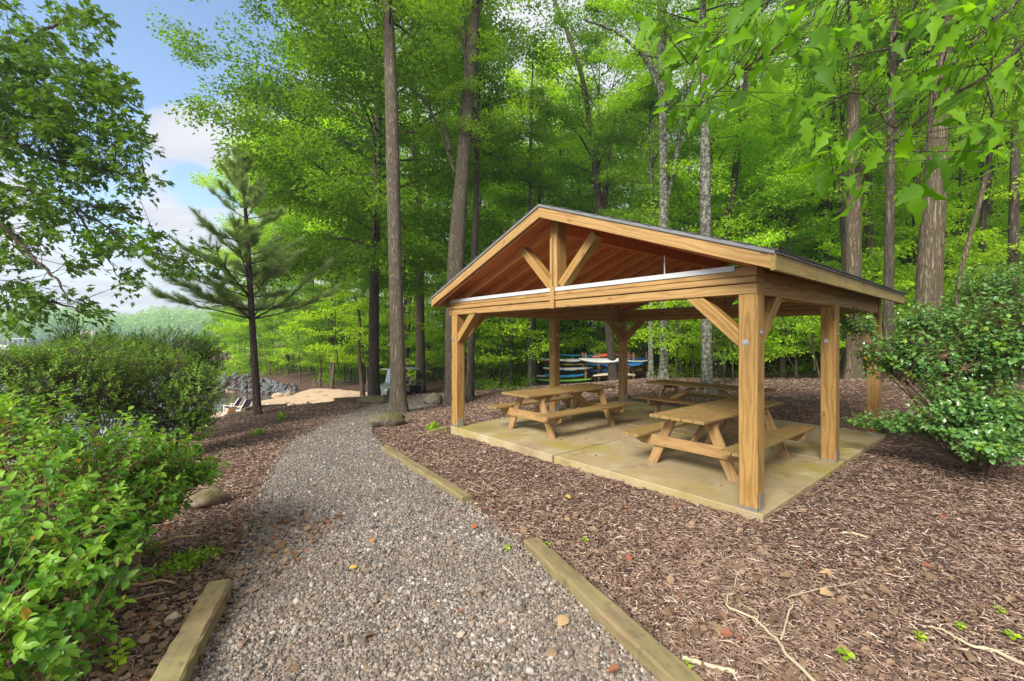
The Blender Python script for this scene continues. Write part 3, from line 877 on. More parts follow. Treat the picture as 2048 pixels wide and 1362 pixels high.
for i, (a, b, ang, lab) in enumerate(((1.02, 1.54, angV, 'weathered picnic table right behind the near corner post, mossy end facing out'),
                                      (4.07, 1.50, angV, 'picnic table on the lake side of the slab, in front of the kayaks'),
                                      (2.60, 4.36, angU, 'picnic table at the back of the slab, set crosswise to the other two'))):
    o = t0 if i == 0 else copy_tree(t0)
    o.location = W(a, b, .002); o.rotation_euler = (0, 0, ang)
    tag(o, lab, 'picnic table', 'picnic tables under the pavilion roof')

# ------------------------------------------------------------------ landscape timbers
def timber(p0, p1, w, h, lab, rot=0.0, seg=14, chip=.012, name='landscape_timber'):
    p0 = np.asarray(p0, float); p1 = np.asarray(p1, float)
    root = (p0 + p1) / 2; rg = np.random.default_rng(int(abs(p0[0]) * 991) % 9999)
    x = nrm(p1 - p0); ln = np.linalg.norm(p1 - p0); y = nrm(np.cross(Z, x)); z = np.cross(x, y)
    a, b, c = w / 2, h / 2, .014
    prof = np.array([(-a + c, -b), (a - c, -b), (a, -b + c), (a, b - c), (a - c, b), (-a + c, b), (-a, b - c), (-a, -b + c)])
    S = []; G = []
    for i in range(seg + 1):
        t = i / seg * ln; pr = prof + rg.normal(0, chip * .35, prof.shape)
        if i in (0, seg): pr = pr * .95
        if rg.uniform() < .15: pr[4:6, 1] -= rg.uniform(0, chip * 1.5)
        S.append([p0 + x * t + y * q + z * r for q, r in pr]); G += [(t + p0[0], q, r + .05) for q, r in pr]
    mb = MB(); loft(mb, S, 0, False); mb.G = [np.array(G)] + mb.G[1:]
    mb.G[1] = np.array(G[:8]); mb.G[2] = np.array(G[-8:])
    o = mb.build(name, M['timber'], None, root, gc=True); o.location = root
    return tag(o, lab, 'timber', 'timbers edging the path and slab')
def T(px, py, dz): q = hit(px, py); q[2] += dz; return q
timber(T(768, 900, .02), T(935, 1008, .03), .14, .12, 'mossy square timber edging the gravel path beyond a gap, cut end facing')
timber(T(1062, 1100, .03), T(1470, 1490, .03), .145, .13, 'long weathered timber at the gravel edge running out of the bottom of the picture')
timber(T(441, 1195, .05), T(318, 1440, .05), .15, .15, 'yellowish timber at the left of the gravel under the broad leaved bush')
timber(T(856, 869, .03), T(905, 860, .05), .09, .09, 'short low timber beside the small shrub and the slab corner', seg=4, chip=.005)
timber(W(LW + .25, LD * .62, .02), W(LW + .12, LD + .5, .06), .10, .12, 'low dark timber behind the slab, lake side stretch', seg=8)
timber(W(LW + .02, LD + .62, .06), W(LW - 1.5, LD + .75, .09), .10, .12, 'low dark timber behind the slab, between the back corner post and crosswise table', seg=8)
def gT(px, D, dz): return np.array([(px - 1024) / F * D, D, gz((px - 1024) / F * D, D) + dz])
timber(gT(668, 20.3, .06), gT(752, 22.0, .06), .16, .2, 'dark timber edge between the sand and the gravel near the golf cart', seg=6)
timber(gT(505, 16.0, .05), gT(572, 17.1, .05), .14, .16, 'dark timber edge behind the pine, above the beach', seg=6)
timber(gT(487, 15.3, .04), gT(503, 15.9, .04), .14, .16, 'short dark timber edge left of the pine above the beach', seg=4)

# ------------------------------------------------------------------ rocks
def rock_mesh(rng, sx, sy, sz, n=2, rough=.22):
    import bmesh
    bm = bmesh.new(); bmesh.ops.create_icosphere(bm, subdivisions=n, radius=1)
    ph0 = rng.uniform(0, 6); ks = rdir(rng, 9); am = rng.uniform(.4, 1.0, 9)
    for v in bm.verts:
        p = np.array(v.co); 
        d = 1 - rough * max((ks @ p - .45).max() * 1.1, 0) * 1.4 + rough * .3 * np.sin(p @ ks[0] * 5) * np.cos(p @ ks[1] * 4)
        d *= 1 + .10 * math.sin(p[0] * 4.1 + ph0) * math.cos(p[1] * 5.3 + p[2] * 3) + .05 * math.sin(p[0] * 11 + p[2] * 9 + ph0) + .03 * math.sin(p[1] * 17 + p[0] * 13)
        v.co = Vector(p * d * [sx, sy, sz * (1 + .35 * p[0])])
    me = bpy.data.meshes.new('rock'); bm.to_mesh(me); bm.free()
    return me
def rock(px, D, sx, sy, sz, mat, lab, rot=0.0, sink=.25, seed=1, name='boulder', group=None, z=None, n=3, smooth=False):
    me = rock_mesh(np.random.default_rng(seed), sx, sy, sz, n); me.materials.append(M[mat])
    for p in me.polygons: p.use_smooth = smooth
    x = (px - 1024) / F * D
    o = bpy.data.objects.new(name, me); COL.objects.link(o)
    o.location = (x, D, (gz(x, D) if z is None else z) + sz * (1 - 2 * sink)); o.rotation_euler = (0, 0, rot)
    return tag(o, lab, 'boulder', group)
q = hit(778, 853)
o = rock(772, q[1] + .10, .46, .27, .20, 'rock_moss', 'long low mossy boulder by the path in front of the big trunk', .35, .22, 3, smooth=True)
q = hit(734, 808); rock(744, q[1] + .2, .56, .40, .22, 'rock_moss', 'flat moss topped boulder on the gravel before the golf cart', .1, .3, 4, smooth=True)
q = hit(880, 805); rock(868, 15.6, .40, .35, .26, 'rock_moss', 'dark mossy boulder against the foot of the grey trunk left of the pavilion', .3, .25, 9, smooth=True)
q = hit(405, 1020); rock(412, q[1] + .1, .24, .20, .13, 'rock_brown', 'smooth brown boulder half hidden under the broad leaved bush', .5, .2, 6, smooth=True)
q = hit(345, 1248); rock(345, q[1], .055, .045, .035, 'rock_tan', 'small round tan stone in the leaf litter by the left timber', .5, .1, 7, smooth=True)
for i, (px, D, sx, sy, sz, m, lab) in enumerate((
        (634, 20.5, .26, .25, .26, 'rock_pale', 'white boulder at the head of the beach wall'),
        (655, 20.4, .42, .3, .22, 'rock_brown', 'grey brown boulder beside the white one above the beach'),
        (582, 20.3, .26, .25, .26, 'rock_tan', 'tan boulder in the beach wall, farthest left of the tan ones'),
        (601, 20.4, .27, .25, .28, 'rock_tan', 'squarish tan boulder in the middle of the beach wall'),
        (619, 20.4, .24, .25, .28, 'rock_brown', 'brown boulder squeezed in next to the white one'),
        (541, 20.0, .28, .25, .24, 'rock_pale', 'pale boulder alone on the sand right of the pine trunk'))):
    x = (px - 1024) / F * D
    rock(px, D, sx, sy, sz, m, lab, i * .7, .3, 20 + i, z=at(px, 808, D)[2] - .28, n=2)
rock(557, 30.5, .50, .4, .28, 'rock_tan', 'long tan boulder at the water end of the beach', .2, .2, 31, n=2, z=-2.5)
rock(577, 30.0, .34, .4, .42, 'rock_brown', 'upright brown boulder leaning at the water end of the beach', .6, .2, 32, n=2, z=-2.45)
rng = np.random.default_rng(41)
vars_ = [rock_mesh(np.random.default_rng(50 + i), 1, .8, .7, 1, .3) for i in range(5)]
for m in vars_: m.materials.append(M['rock_grey'])
for i in range(200):
    px = rng.uniform(405, 590); t = rng.uniform(0, 1)
    D = 35.3 + (px < 500) * .9 + t * 3.2 - max(0, px - 520) * .030; zz = LAKE + .05 + t * (1.25 - max(0, px - 470) * .006)
    o = bpy.data.objects.new('riprap_stone', vars_[i % 5]); COL.objects.link(o)
    s = rng.uniform(.13, .31)
    o.location = atz(px, D, zz); o.scale = (s, s, s); o.rotation_euler = tuple(rng.uniform(0, 6, 3))
    tag(o, 'grey riprap stone piled on the far bank of the cove', 'stone', 'riprap stones along the cove bank')

# ------------------------------------------------------------------ trees
def crown_mesh(seed, R, H, nlimb=17, base=.0, up=(.15, .7), leaf=.14, nl=26, kind='quad', sprayL=.5, sprayW=.42, prof='round', mat='leaf_oak', flat=.22, droop=.25, axis=True, sub=6, tw=4, bark='bark_dark', rl=.045):
    """limbs and leaf sprays of a crown, built round the z axis from z=0 to z=H"""
    rng = np.random.default_rng(seed)
    wood = MB(); lf = MB()
    if axis:
        n = 7; zz = np.linspace(-.5, H * .93, n)
        P = np.stack([np.cumsum(rng.normal(0, .05 * H / n, n)), np.cumsum(rng.normal(0, .05 * H / n, n)), zz], -1); P[0, :2] = 0; P[1, :2] *= .3
        tube(wood, P, np.linspace(1, .12, n) * rl * 2.0, 7, 0, False)
    SP = []; SD = []; A = []; B = []; ra = []
    for i in range(nlimb):
        t = (i + rng.uniform(0, .9)) / nlimb
        z0 = base + t * (H * .86 - base)
        az = i * 2.39996 + rng.normal(0, .3)
        if prof == 'round': r = R * (math.sin(PI * min(1, .22 + .78 * t)) ** .6) * rng.uniform(.75, 1.1)
        elif prof == 'cone': r = R * (1.05 - t) * rng.uniform(.8, 1.1)
        else: r = R * (.75 + .3 * math.sin(PI * t)) * rng.uniform(.7, 1.1)
        r = max(r, .35)
        el = up[0] + (up[1] - up[0]) * t + rng.normal(0, .12)
        h = np.array([math.cos(az), math.sin(az), 0])
        m = 6; s = np.linspace(0, 1, m)[:, None]
        ax0 = np.array([0, 0, z0])
        if axis: ax0[:2] = [np.interp(z0, zz, P[:, 0]), np.interp(z0, zz, P[:, 1])]
        pts = ax0 + h * r * s + Z * (r * math.tan(el)) * (s ** .8 * 1.1 - .25 * s ** 2) + np.cumsum(rng.normal(0, .035 * r, (m, 3)), 0) * s
        tube(wood, pts, rl * (.55 + .45 * (1 - t)) * np.linspace(1, .15, m), 5, 0, False)
        for j in range(sub):
            q = .22 + .78 * (j + rng.uniform(0, .8)) / sub
            k = min(int(q * (m - 1)), m - 2); f = q * (m - 1) - k
            p = pts[k] * (1 - f) + pts[k + 1] * f
            sd = nrm(pts[k + 1] - pts[k]); sg = 1 if j % 2 else -1
            lat = nrm(np.cross(sd, Z)) * sg
            d = nrm(sd * .75 + lat * rng.uniform(.5, 1.1) + Z * rng.normal(.05, .25))
            Ls = r * rng.uniform(.28, .48) * (1.15 - .5 * q)
            e = p + d * Ls - Z * .12 * Ls
            A.append(p); B.append(e); ra.append(rl * .28 * (1.1 - q * .6))
            for w in range(tw):
                u = (w + 1) / tw
                SP.append(p + (e - p) * u + rng.normal(0, .13 * sprayL, 3)); SD.append(d + rng.normal(0, .35, 3) * [1, 1, .5])
        SP.append(pts[-1]); SD.append(pts[-1] - pts[-2])
    tubes_fast(wood, A, B, np.array(ra), np.array(ra) * .3, 4)
    SP = np.array(SP); SD = np.array(SD)
    spray(lf, rng, SP, SD, nl, sprayL, sprayW, leaf, kind, 0, droop, flat)
    return wood.mesh('limbs', M[bark]), lf.mesh('crown', M[mat])

CROWN = {}
CROWN['canopy'] = [crown_mesh(100 + i, 4.3, 10.5, 20, .2, (.25, .9), .145, 48, 'quad', .62, .5, 'round', ['leaf_oak', 'leaf_deep', 'leaf_bright'][i % 3], flat=.3) for i in range(4)]
CROWN['mid'] = [crown_mesh(120 + i, 2.9, 8.0, 18, .1, (.05, .6), .105, 46, 'quad', .5, .45, 'round', ['leaf_bright', 'leaf_oak', 'leaf_bright', 'leaf_deep'][i % 4], flat=.12) for i in range(4)]
CROWN['beech'] = [crown_mesh(140 + i, 3.2, 7.5, 19, .1, (-.02, .35), .092, 40, 'quad', .6, .5, 'column', ['leaf_bright', 'leaf_oak'][i % 2], flat=.06, droop=.15) for i in range(2)]
CROWN['sapling'] = [crown_mesh(160 + i, 1.5, 2.6, 11, .05, (.05, .5), .10, 20, 'quad', .38, .34, 'round', ['leaf_bright', 'leaf_bright', 'leaf_deep'][i], flat=.08, sub=5, tw=3, rl=.016) for i in range(3)]
CROWN['big_oak'] = [crown_mesh(180, 6.7, 16.5, 54, .1, (.0, .7), .145, 78, 'quad', .7, .62, 'column', 'leaf_big_oak', flat=.3, sub=8, tw=5, rl=.07)]

def trunk_mesh(P, r, seed, flare=1.0, mat='bark', n=14):
    """P world points from the ground up, r radii; rings every ~.3 m with root flare"""
    rng = np.random.default_rng(seed)
    P = np.asarray(P, float); s = np.r_[0, np.cumsum(np.linalg.norm(np.diff(P, axis=0), axis=1))]
    L = s[-1]
    u = np.unique(np.r_[np.linspace(0, min(1.2, L), 9), np.arange(1.2, L, .45), L])
    Q = np.stack([np.interp(u, s, P[:, k]) for k in range(3)], -1)
    for _ in range(3): Q[1:-1] = (Q[:-2] + 2 * Q[1:-1] + Q[2:]) / 4
    rr = np.interp(u, s, r)
    a = np.linspace(0, 2 * PI, n, endpoint=False)
    ph = rng.uniform(0, 6, 3)
    lob = .5 + .5 * np.sin(a * 3 + ph[0]) * .7 + .25 * np.sin(a * 5 + ph[1])
    V = []
    for i, (q, ri) in enumerate(zip(Q, rr)):
        fl = flare * math.exp(-u[i] / .28)
        k = 1 + fl * (.25 + .75 * np.clip(lob, 0, 1.2)) + .035 * np.sin(a * 2 + ph[2] + u[i] * .8) + rng.normal(0, .012, n)
        V.append(q + np.stack([np.cos(a) * ri * k, np.sin(a) * ri * k, np.zeros(n)], -1))
    V[0][:, 2] -= .35
    mb = MB(); loft(mb, np.array(V)[:, ::-1], 0, True)
    return mb

def put_mesh(name, me, parent, loc, rz=0, s=(1, 1, 1)):
    o = bpy.data.objects.new(name, me); COL.objects.link(o); o.parent = parent
    o.location = tuple(float(c) for c in loc); o.rotation_euler = (0, 0, rz); o.scale = s
    return o

tree_no = [0]
def tree(pts, D, w, lab, mat='bark', crown=None, cz=9.0, cs=1.0, group=None, name='tree', base_z=None, forks=(), flare=.8, top=None, cstretch=1.0, crown_scale_z=None, coff=0):
    """pts: photo pixels up the trunk at depth D; w: trunk width in pixels at those points; forks: extra limbs"""
    tree_no[0] += 1; sd = tree_no[0]; rng = np.random.default_rng(900 + sd)
    P = [at(px, py, D) for px, py in pts]
    x0 = P[0][0]
    zb = gz(x0, D) if base_z is None else base_z
    P[0][2] = zb
    P = np.array(P)
    ws = np.interp(np.arange(len(P)), np.linspace(0, len(P) - 1, len(w)), w) / 2 / F * D
    # carry on above the frame
    d = nrm(P[-1] - P[-2]); H = top if top is not None else P[-1][2] + 6
    ext = (H - P[-1][2]) / max(d[2], .3)
    if ext > .5:
        P = np.vstack([P, P[-1] + d * ext * .5 + rng.normal(0, .1, 3) * [1, 1, 0], P[-1] + d * ext]); ws = np.r_[ws, ws[-1] * .75, ws[-1] * .35]
    root = empty(name, P[0])
    tag(root, lab, 'tree', group)
    mb = trunk_mesh(P, ws, sd, flare, mat)
    for fk in forks:
        fp, fw = fk[0], fk[1]; dd = D + (fk[2] if len(fk) > 2 else 0)
        FP = np.array([at(a, b, D + (dd - D) * i / max(1, len(fp) - 1)) for i, (a, b) in enumerate(fp)])
        u = np.linspace(0, 1, len(FP) * 4 - 3); FP = np.stack([np.interp(u, np.linspace(0, 1, len(FP)), FP[:, k]) for k in range(3)], -1)
        for _ in range(2): FP[1:-1] = (FP[:-2] + 2 * FP[1:-1] + FP[2:]) / 4
        tube(mb, FP + rng.normal(0, .008, FP.shape), np.linspace(fw[0], fw[1], len(FP)) / 2 / F * D, 8, 0, True, .05, rng)
    mb.build('trunk', M[mat], root, P[0])
    if crown:
        lim, cr = CROWN[crown][sd % len(CROWN[crown])]
        # crown axis follows the trunk at height cz
        zz = P[:, 2]; c = np.array([np.interp(cz, zz, P[:, 0]), np.interp(cz, zz, P[:, 1]), cz]) - P[0]
        c[0] += coff / F * D
        rz = rng.uniform(0, 6.28)
        sz_ = crown_scale_z or cs
        put_mesh('limbs', lim, root, c, rz, (cs, cs, sz_)); put_mesh('crown', cr, root, c, rz, (cs, cs, sz_))
    return root

# trunks the photograph shows one by one
tree([(797, 826), (795, 700), (790, 500), (783, 200), (775, 0)], 13, [31, 29, 27, 25, 22], 'big straight grey trunk standing between the path and the pavilion', 'bark', 'mid', 10.6, .9, top=21, flare=.9)
tree([(908, 808), (908, 640), (912, 500), (926, 330), (938, 160), (950, 20)], 15.5, [36, 34, 33, 28, 24, 20], 'stout grey trunk leaning right behind the lakeside end of the pavilion', 'bark', 'mid', 13.2, .9, top=22,
     forks=(([(910, 345), (885, 270), (850, 200), (808, 165)], (7, 4), .5), ([(900, 300), (893, 262), (886, 235)], (10, 6)), ([(940, 150), (930, 90), (925, 20), (915, -60)], (12, 7), .6), ([(922, 420), (936, 330), (942, 200), (932, 120), (915, 60)], (5, 4), -.3)))
tree([(748, 793), (748, 600), (752, 400), (755, 250), (757, 60)], 19.5, [21, 19, 16, 14, 11], 'dark trunked broad oak beside the sky gap, left of the big grey trunk', 'bark_dark', 'big_oak', 4.4, 1.0, top=21)
tree([(842, 781), (840, 600), (836, 400), (830, 200), (828, 60)], 28, [18, 17, 15, 13, 10], 'mossy trunk rising behind the golf cart', 'bark_warm', 'canopy', 9, 1.1, top=24)
tree([(939, 800), (944, 640), (951, 450), (957, 240)], 17, [17, 15, 12, 9], 'thin dark trunk close behind the lakeside front post', 'bark_dark', 'mid', 8.2, .8, top=15)
tree([(962, 728), (960, 560), (955, 400)], 36, [9, 9, 7], 'pale slim trunk far behind the lakeside posts', 'bark_warm', 'canopy', 9, 1.1, top=22)
tree([(1061, 773), (1060, 640), (1058, 500), (1062, 300)], 22, [9, 9, 8, 6], 'thin pale green trunk at the left end of the kayaks', 'bark_lichen', 'mid', 8.5, .8, top=16)
tree([(1069, 768), (1068, 640), (1074, 480)], 24, [8, 8, 6], 'thin dark trunk right behind the pale one at the kayaks', 'bark_dark', 'sapling', 8, 1.2, top=12)
tree([(1228, 766), (1218, 660), (1206, 520), (1198, 420), (1186, 280), (1162, 140), (1118, 20)], 24, [19, 17, 15, 14, 12, 10, 7], 'crooked trunk standing among the kayaks and bending left above the roof', 'bark_dark', 'canopy', 10, 1.0, top=21,
     forks=(([(1200, 440), (1212, 360), (1222, 280), (1240, 180)], (8, 4), 1), ([(1192, 330), (1160, 270), (1120, 235)], (5, 3), -1)))
tree([(1328, 758), (1328, 640), (1327, 430), (1326, 250), (1322, 90), (1320, 0)], 18, [18, 18, 18, 16, 14, 12], 'upright lichen spotted trunk behind the ridge of the roof', 'bark_lichen', 'mid', 12, .95, top=22,
     forks=(([(1326, 215), (1310, 150), (1290, 90), (1265, 10)], (10, 6), .6), ([(1328, 420), (1350, 330), (1362, 250), (1368, 180)], (12, 7), 1.2), ([(1325, 200), (1290, 110), (1230, 60), (1170, 40)], (8, 4), -1)))
tree([(1414, 789), (1413, 640), (1411, 430), (1410, 250), (1406, 130)], 14.5, [22, 21, 21, 17, 13], 'grey flecked trunk behind the crosswise table, tallest right of the ridge', 'bark_lichen', 'mid', 11.8, .85, top=20)
tree([(1436, 757), (1440, 640), (1452, 470), (1470, 350), (1485, 220), (1496, 120)], 20, [14, 13, 13, 12, 11, 8], 'dark trunk leaning right just right of the grey flecked one', 'bark_dark', 'mid', 10, .9, top=19)
tree([(1708, 745), (1708, 540), (1706, 300), (1706, 100), (1706, 0)], 14.5, [27, 26, 23, 21, 18], 'straight brown trunk behind the middle of the right eave', 'bark_warm', 'mid', 12.2, .9, top=20)
tree([(1748, 742), (1748, 560), (1741, 490), (1733, 440), (1738, 330)], 19, [16, 15, 15, 14, 10], 'kinked tan trunk between two straight ones above the right eave', 'bark_warm', 'mid', 8.5, 1.0, top=15)
tree([(1778, 770), (1777, 600), (1779, 430), (1782, 310), (1780, 220), (1786, 140)], 13, [18, 17, 16, 13, 12, 9], 'slim dark trunk at the far corner of the right eave with a bent branch', 'bark_dark', 'mid', 9.6, .9, top=16,
     forks=(([(1783, 150), (1762, 140), (1745, 139)], (8, 4), -.2), ([(1786, 140), (1806, 115), (1818, 60)], (9, 4), .3), ([(1786, 140), (1780, 90), (1790, 20)], (7, 4), .2)))
tree([(1855, 760), (1858, 560), (1868, 400), (1876, 240), (1884, 100), (1888, 0)], 12, [44, 40, 36, 33, 30, 27], 'thickest brown trunk on the right, above the glossy bush', 'bark_warm', 'mid', 11, .9, top=20)
tree([(1905, 720), (1917, 550), (1950, 440), (1970, 360), (1988, 280), (2010, 180)], 13, [9, 8, 8, 8, 6, 4], 'thin leaning sapling trunk right of the thickest brown trunk', 'bark_warm', 'mid', 6.8, .75, top=11, flare=.3)
tree([(1962, 740), (1964, 560), (1966, 430), (1985, 330)], 19, [12, 12, 11, 7], 'slender dark trunk right of the leaning sapling, forked low', 'bark_dark', 'mid', 7, 1, top=15, forks=(([(1966, 440), (1980, 415), (1990, 380)], (7, 4)),))
tree([(1982, 730), (1980, 560), (1984, 440), (1994, 300)], 23, [12, 11, 10, 8], 'reddish slender trunk near the right edge of the wood', 'bark_warm', 'mid', 7, 1.1, top=16)
tree([(2026, 720), (2027, 480), (2030, 320), (2036, 100)], 17, [16, 16, 14, 11], 'dark trunk at the right edge of the picture', 'bark_dark', 'mid', 10, .9, top=18)
tree([(1838, 735), (1836, 560), (1833, 420), (1836, 280), (1840, 120)], 19, [15, 14, 13, 12, 9], 'dark trunk close left of the thickest brown one', 'bark_dark', 'mid', 11, .9, top=20)
tree([(1548, 748), (1548, 560), (1547, 400), (1545, 250)], 23, [10, 10, 9, 7], 'thin brown trunk rising behind the right front corner of the roof', 'bark_warm', 'mid', 7, 1.1, top=16)
tree([(1564, 745), (1563, 560), (1560, 430), (1562, 300)], 26, [7, 7, 6, 5], 'very thin trunk next to the thin brown one behind the roof corner', 'bark_dark', 'mid', 7, 1.1, top=16)
tree([(1664, 748), (1662, 560), (1660, 440), (1650, 330), (1646, 230)], 21, [9, 9, 9, 7, 6], 'thin dark trunk behind the middle of the right eave, bending left', 'bark_dark', 'mid', 7.5, 1.1, top=16)
tree([(1690, 760), (1692, 670), (1690, 560), (1684, 420)], 16, [13, 12, 10, 8], 'dark trunk right behind the middle right post', 'bark_dark', 'mid', 6, .9, top=13)
tree([(1122, 760), (1123, 640), (1122, 480)], 30, [8, 8, 7], 'slim trunk behind the kayaks, left of the two', 'bark_dark', 'mid', 7, 1.2, top=17)
tree([(1139, 756), (1140, 640), (1141, 470)], 33, [7, 7, 6], 'slim trunk behind the kayaks, right of the two', 'bark_warm', 'mid', 8, 1.2, top=18)
tree([(1167, 752), (1166, 620), (1160, 430)], 34, [10, 9, 8], 'dark trunk behind the red upturned kayak', 'bark_dark', 'canopy', 9, 1.1, top=22)
tree([(1208, 752), (1208, 640), (1212, 470)], 30, [9, 9, 7], 'thin trunk just left of the crooked one among the kayaks', 'bark_warm', 'mid', 8, 1.2, top=18)
tree([(617, 690), (616, 590), (612, 480), (606, 300)], 42, [9, 9, 8, 6], 'pale trunk far back above the riprap bank', 'bark_lichen', 'canopy', 7, 1.3, top=24)
tree([(1302, 745), (1301, 640), (1302, 500)], 21, [11, 10, 9], 'mossy trunk at the right end of the kayaks', 'bark_lichen', 'mid', 6.5, 1.0, top=14)
tree([(1640, 748), (1640, 560), (1640, 420)], 32, [6, 6, 6], 'hair thin trunk between the middle right post and the near one', 'bark_warm', 'mid', 8, 1.2, top=18)
tree([(1500, 745), (1500, 500), (1506, 330)], 30, [8, 8, 7], 'slim trunk hidden behind the near post and showing above the roof', 'bark_dark', 'canopy', 9, 1.0, top=20)
# small understorey trees
tree([(726, 802), (722, 740), (714, 692), (724, 640), (708, 590)], 22.5, [10, 8, 6, 5, 4], 'small bright green tree with a curved trunk at the edge of the sand', 'bark_warm', 'sapling', .75, 1.35, top=4.2, flare=.4, coff=-42)
tree([(663, 776), (662, 750), (660, 700)], 31, [5, 4, 4], 'little bright green tree with a thin straight stem behind the beach', 'bark_warm', 'sapling', .2, 1.7, top=3.4, flare=.2)
tree([(1020, 770), (1022, 720), (1020, 660)], 20, [4, 3, 3], 'small yellow green tree with a hair thin stem left of the kayaks', 'bark_dark', 'sapling', .5, 1.35, top=3.3, flare=.2)
tree([(1352, 757), (1355, 700), (1354, 650)], 17.5, [4, 4, 3], 'sapling stem left of the near post behind the crosswise table', 'bark_dark', 'sapling', 1.5, .9, top=3.3, flare=.2)
tree([(1466, 760), (1465, 700), (1463, 640)], 17, [4, 4, 3], 'sapling stem showing at the edge of the near corner post', 'bark_dark', 'sapling', 1.6, .9, top=3.3, flare=.2)
tree([(1595, 762), (1590, 700), (1572, 650)], 17, [4, 4, 3], 'leafy sapling with a forked stem between the near and middle posts', 'bark_dark', 'sapling', .9, 1.2, top=3.0, flare=.2, forks=(([(1594, 750), (1580, 720), (1562, 690)], (4, 2)),))
tree([(1640, 764), (1632, 720), (1622, 690)], 16, [4, 3, 3], 'leafy sapling beside the middle right post, grey green', 'bark_dark', 'sapling', 1.1, 1.1, top=3.0, flare=.2)

# the rest of the wood: trees nothing tells apart
rng = np.random.default_rng(77)
protos = {}
def wood_tree(kind, x, y, s, lab, group, rz):
    z = gz(x, y)
    key = (kind, rng.integers(0, 3))
    if key not in protos:
        H = {'canopy': 12, 'mid': 6.5, 'beech': 5, 'sapling': 2.0}[kind]; r = {'canopy': .17, 'mid': .09, 'beech': .10, 'sapling': .025}[kind]
        cz = {'canopy': 7.0, 'mid': 2.2, 'beech': 1.4, 'sapling': .7}[kind]
        root = empty('tree', (x, y, z))
        P = np.array([(0, 0, 0), (rng.normal(0, .1), 0, H * .3), (rng.normal(0, .25), rng.normal(0, .2), H * .65), (0, 0, H)])
        trunk_mesh(P, np.array([r, r * .9, r * .75, r * .4]), 300 + len(protos), .5, n=9).build('trunk', M[['bark', 'bark_dark', 'bark_warm'][len(protos) % 3]], root)
        lim, cr = CROWN[kind][len(protos) % len(CROWN[kind])]
        put_mesh('limbs', lim, root, (0, 0, cz)); put_mesh('crown', cr, root, (0, 0, cz))
        protos[key] = root; o = root
    else:
        o = copy_tree(protos[key])
    o.location = (x, y, z); o.rotation_euler = (0, 0, rz); o.scale = (s, s, s * rng.uniform(.9, 1.15))
    tag(o, lab, 'tree', group)
taken = []
def scatter(kind, n, D0, D1, p0, p1, s0, s1, lab, group, gap):
    k = 0; tries = 0
    while k < n and tries < n * 40:
        tries += 1
        D = math.sqrt(rng.uniform(D0 * D0, D1 * D1)); px = rng.uniform(p0, p1); x = (px - 1024) / F * D
        a, b = local(np.array([x, D]))
        if -4 < a < LW + 3 and -4 < b < LD + 4.5: continue
        if px < 640 and D < 36: continue
        if px < 900 and D < 30 and px > 640 - 10 * (D - 24): continue
        if px < 560 and D < 44: continue
        if 940 < px < 1340 and D < 32: continue
        if px < 1015 and D < 30: continue
        if any((x - q[0]) ** 2 + (D - q[1]) ** 2 < (gap * (q[2] + 1) / 2) ** 2 for q in taken): continue
        taken.append((x, D, 1)); k += 1
        wood_tree(kind, x, D, rng.uniform(s0, s1), lab, group, rng.uniform(0, 6.28))
scatter('canopy', 32, 24, 50, 560, 2200, .95, 1.35, 'tall tree deep in the green wood', 'tall trees deep in the wood', 4.2)
scatter('mid', 46, 20, 46, 640, 2200, .9, 1.4, 'middling leafy tree in the wood', 'middle sized trees of the wood', 3.0)
scatter('beech', 30, 18.5, 40, 760, 2200, .9, 1.3, 'small tree with level layered branches in the wood', 'layered understorey trees', 2.4)
scatter('sapling', 80, 16, 40, 660, 2250, .7, 1.6, 'leafy sapling on the floor of the wood', 'saplings on the wood floor', 1.2)
for px, D, k, s_ in ((1085, 29, 'beech', .75), (1150, 30.5, 'beech', .8), (1120, 28.5, 'sapling', 1.6), (1180, 29, 'sapling', 1.7), (1250, 29.5, 'beech', .75), (1285, 28, 'sapling', 1.6), (1220, 30, 'sapling', 1.8), (1050, 27, 'sapling', 1.6), (1000, 26, 'sapling', 1.7), (980, 29, 'beech', .7), (1330, 24, 'sapling', 1.5), (1380, 25, 'sapling', 1.6)):
    wood_tree(k, (px - 1024) / F * D, D, s_, 'bright leafy young tree behind the kayak racks', 'young trees behind the kayak racks', rng.uniform(0, 6))
for px, D, k, s in ((575, 43, 'canopy', 1.35), (535, 47, 'canopy', 1.3), (622, 40, 'canopy', 1.3), (664, 37.5, 'canopy', 1.2), (640, 33, 'mid', 1.0), (585, 40, 'mid', 1.1), (520, 44, 'mid', 1.1), (545, 48, 'canopy', 1.0), (470, 47, 'mid', .8), (700, 36, 'mid', 1.1), (455, 52, 'mid', .9), (610, 47, 'canopy', 1.1), (690, 48, 'canopy', 1.2),
                    (575, 34.5 + 5, 'beech', .8), (500, 41, 'beech', .7), (640, 38, 'beech', .8), (735, 32, 'beech', .75), (445, 44, 'sapling', 1.6), (480, 42, 'sapling', 1.7), (540, 39.5, 'sapling', 1.7), (600, 37, 'sapling', 1.7), (690, 34, 'sapling', 1.6), (760, 35, 'sapling', 1.7)):
    wood_tree(k, (px - 1024) / F * D, D, s, 'leafy tree on the bank beyond the beach', 'trees on the bank beyond the beach', rng.uniform(0, 6))

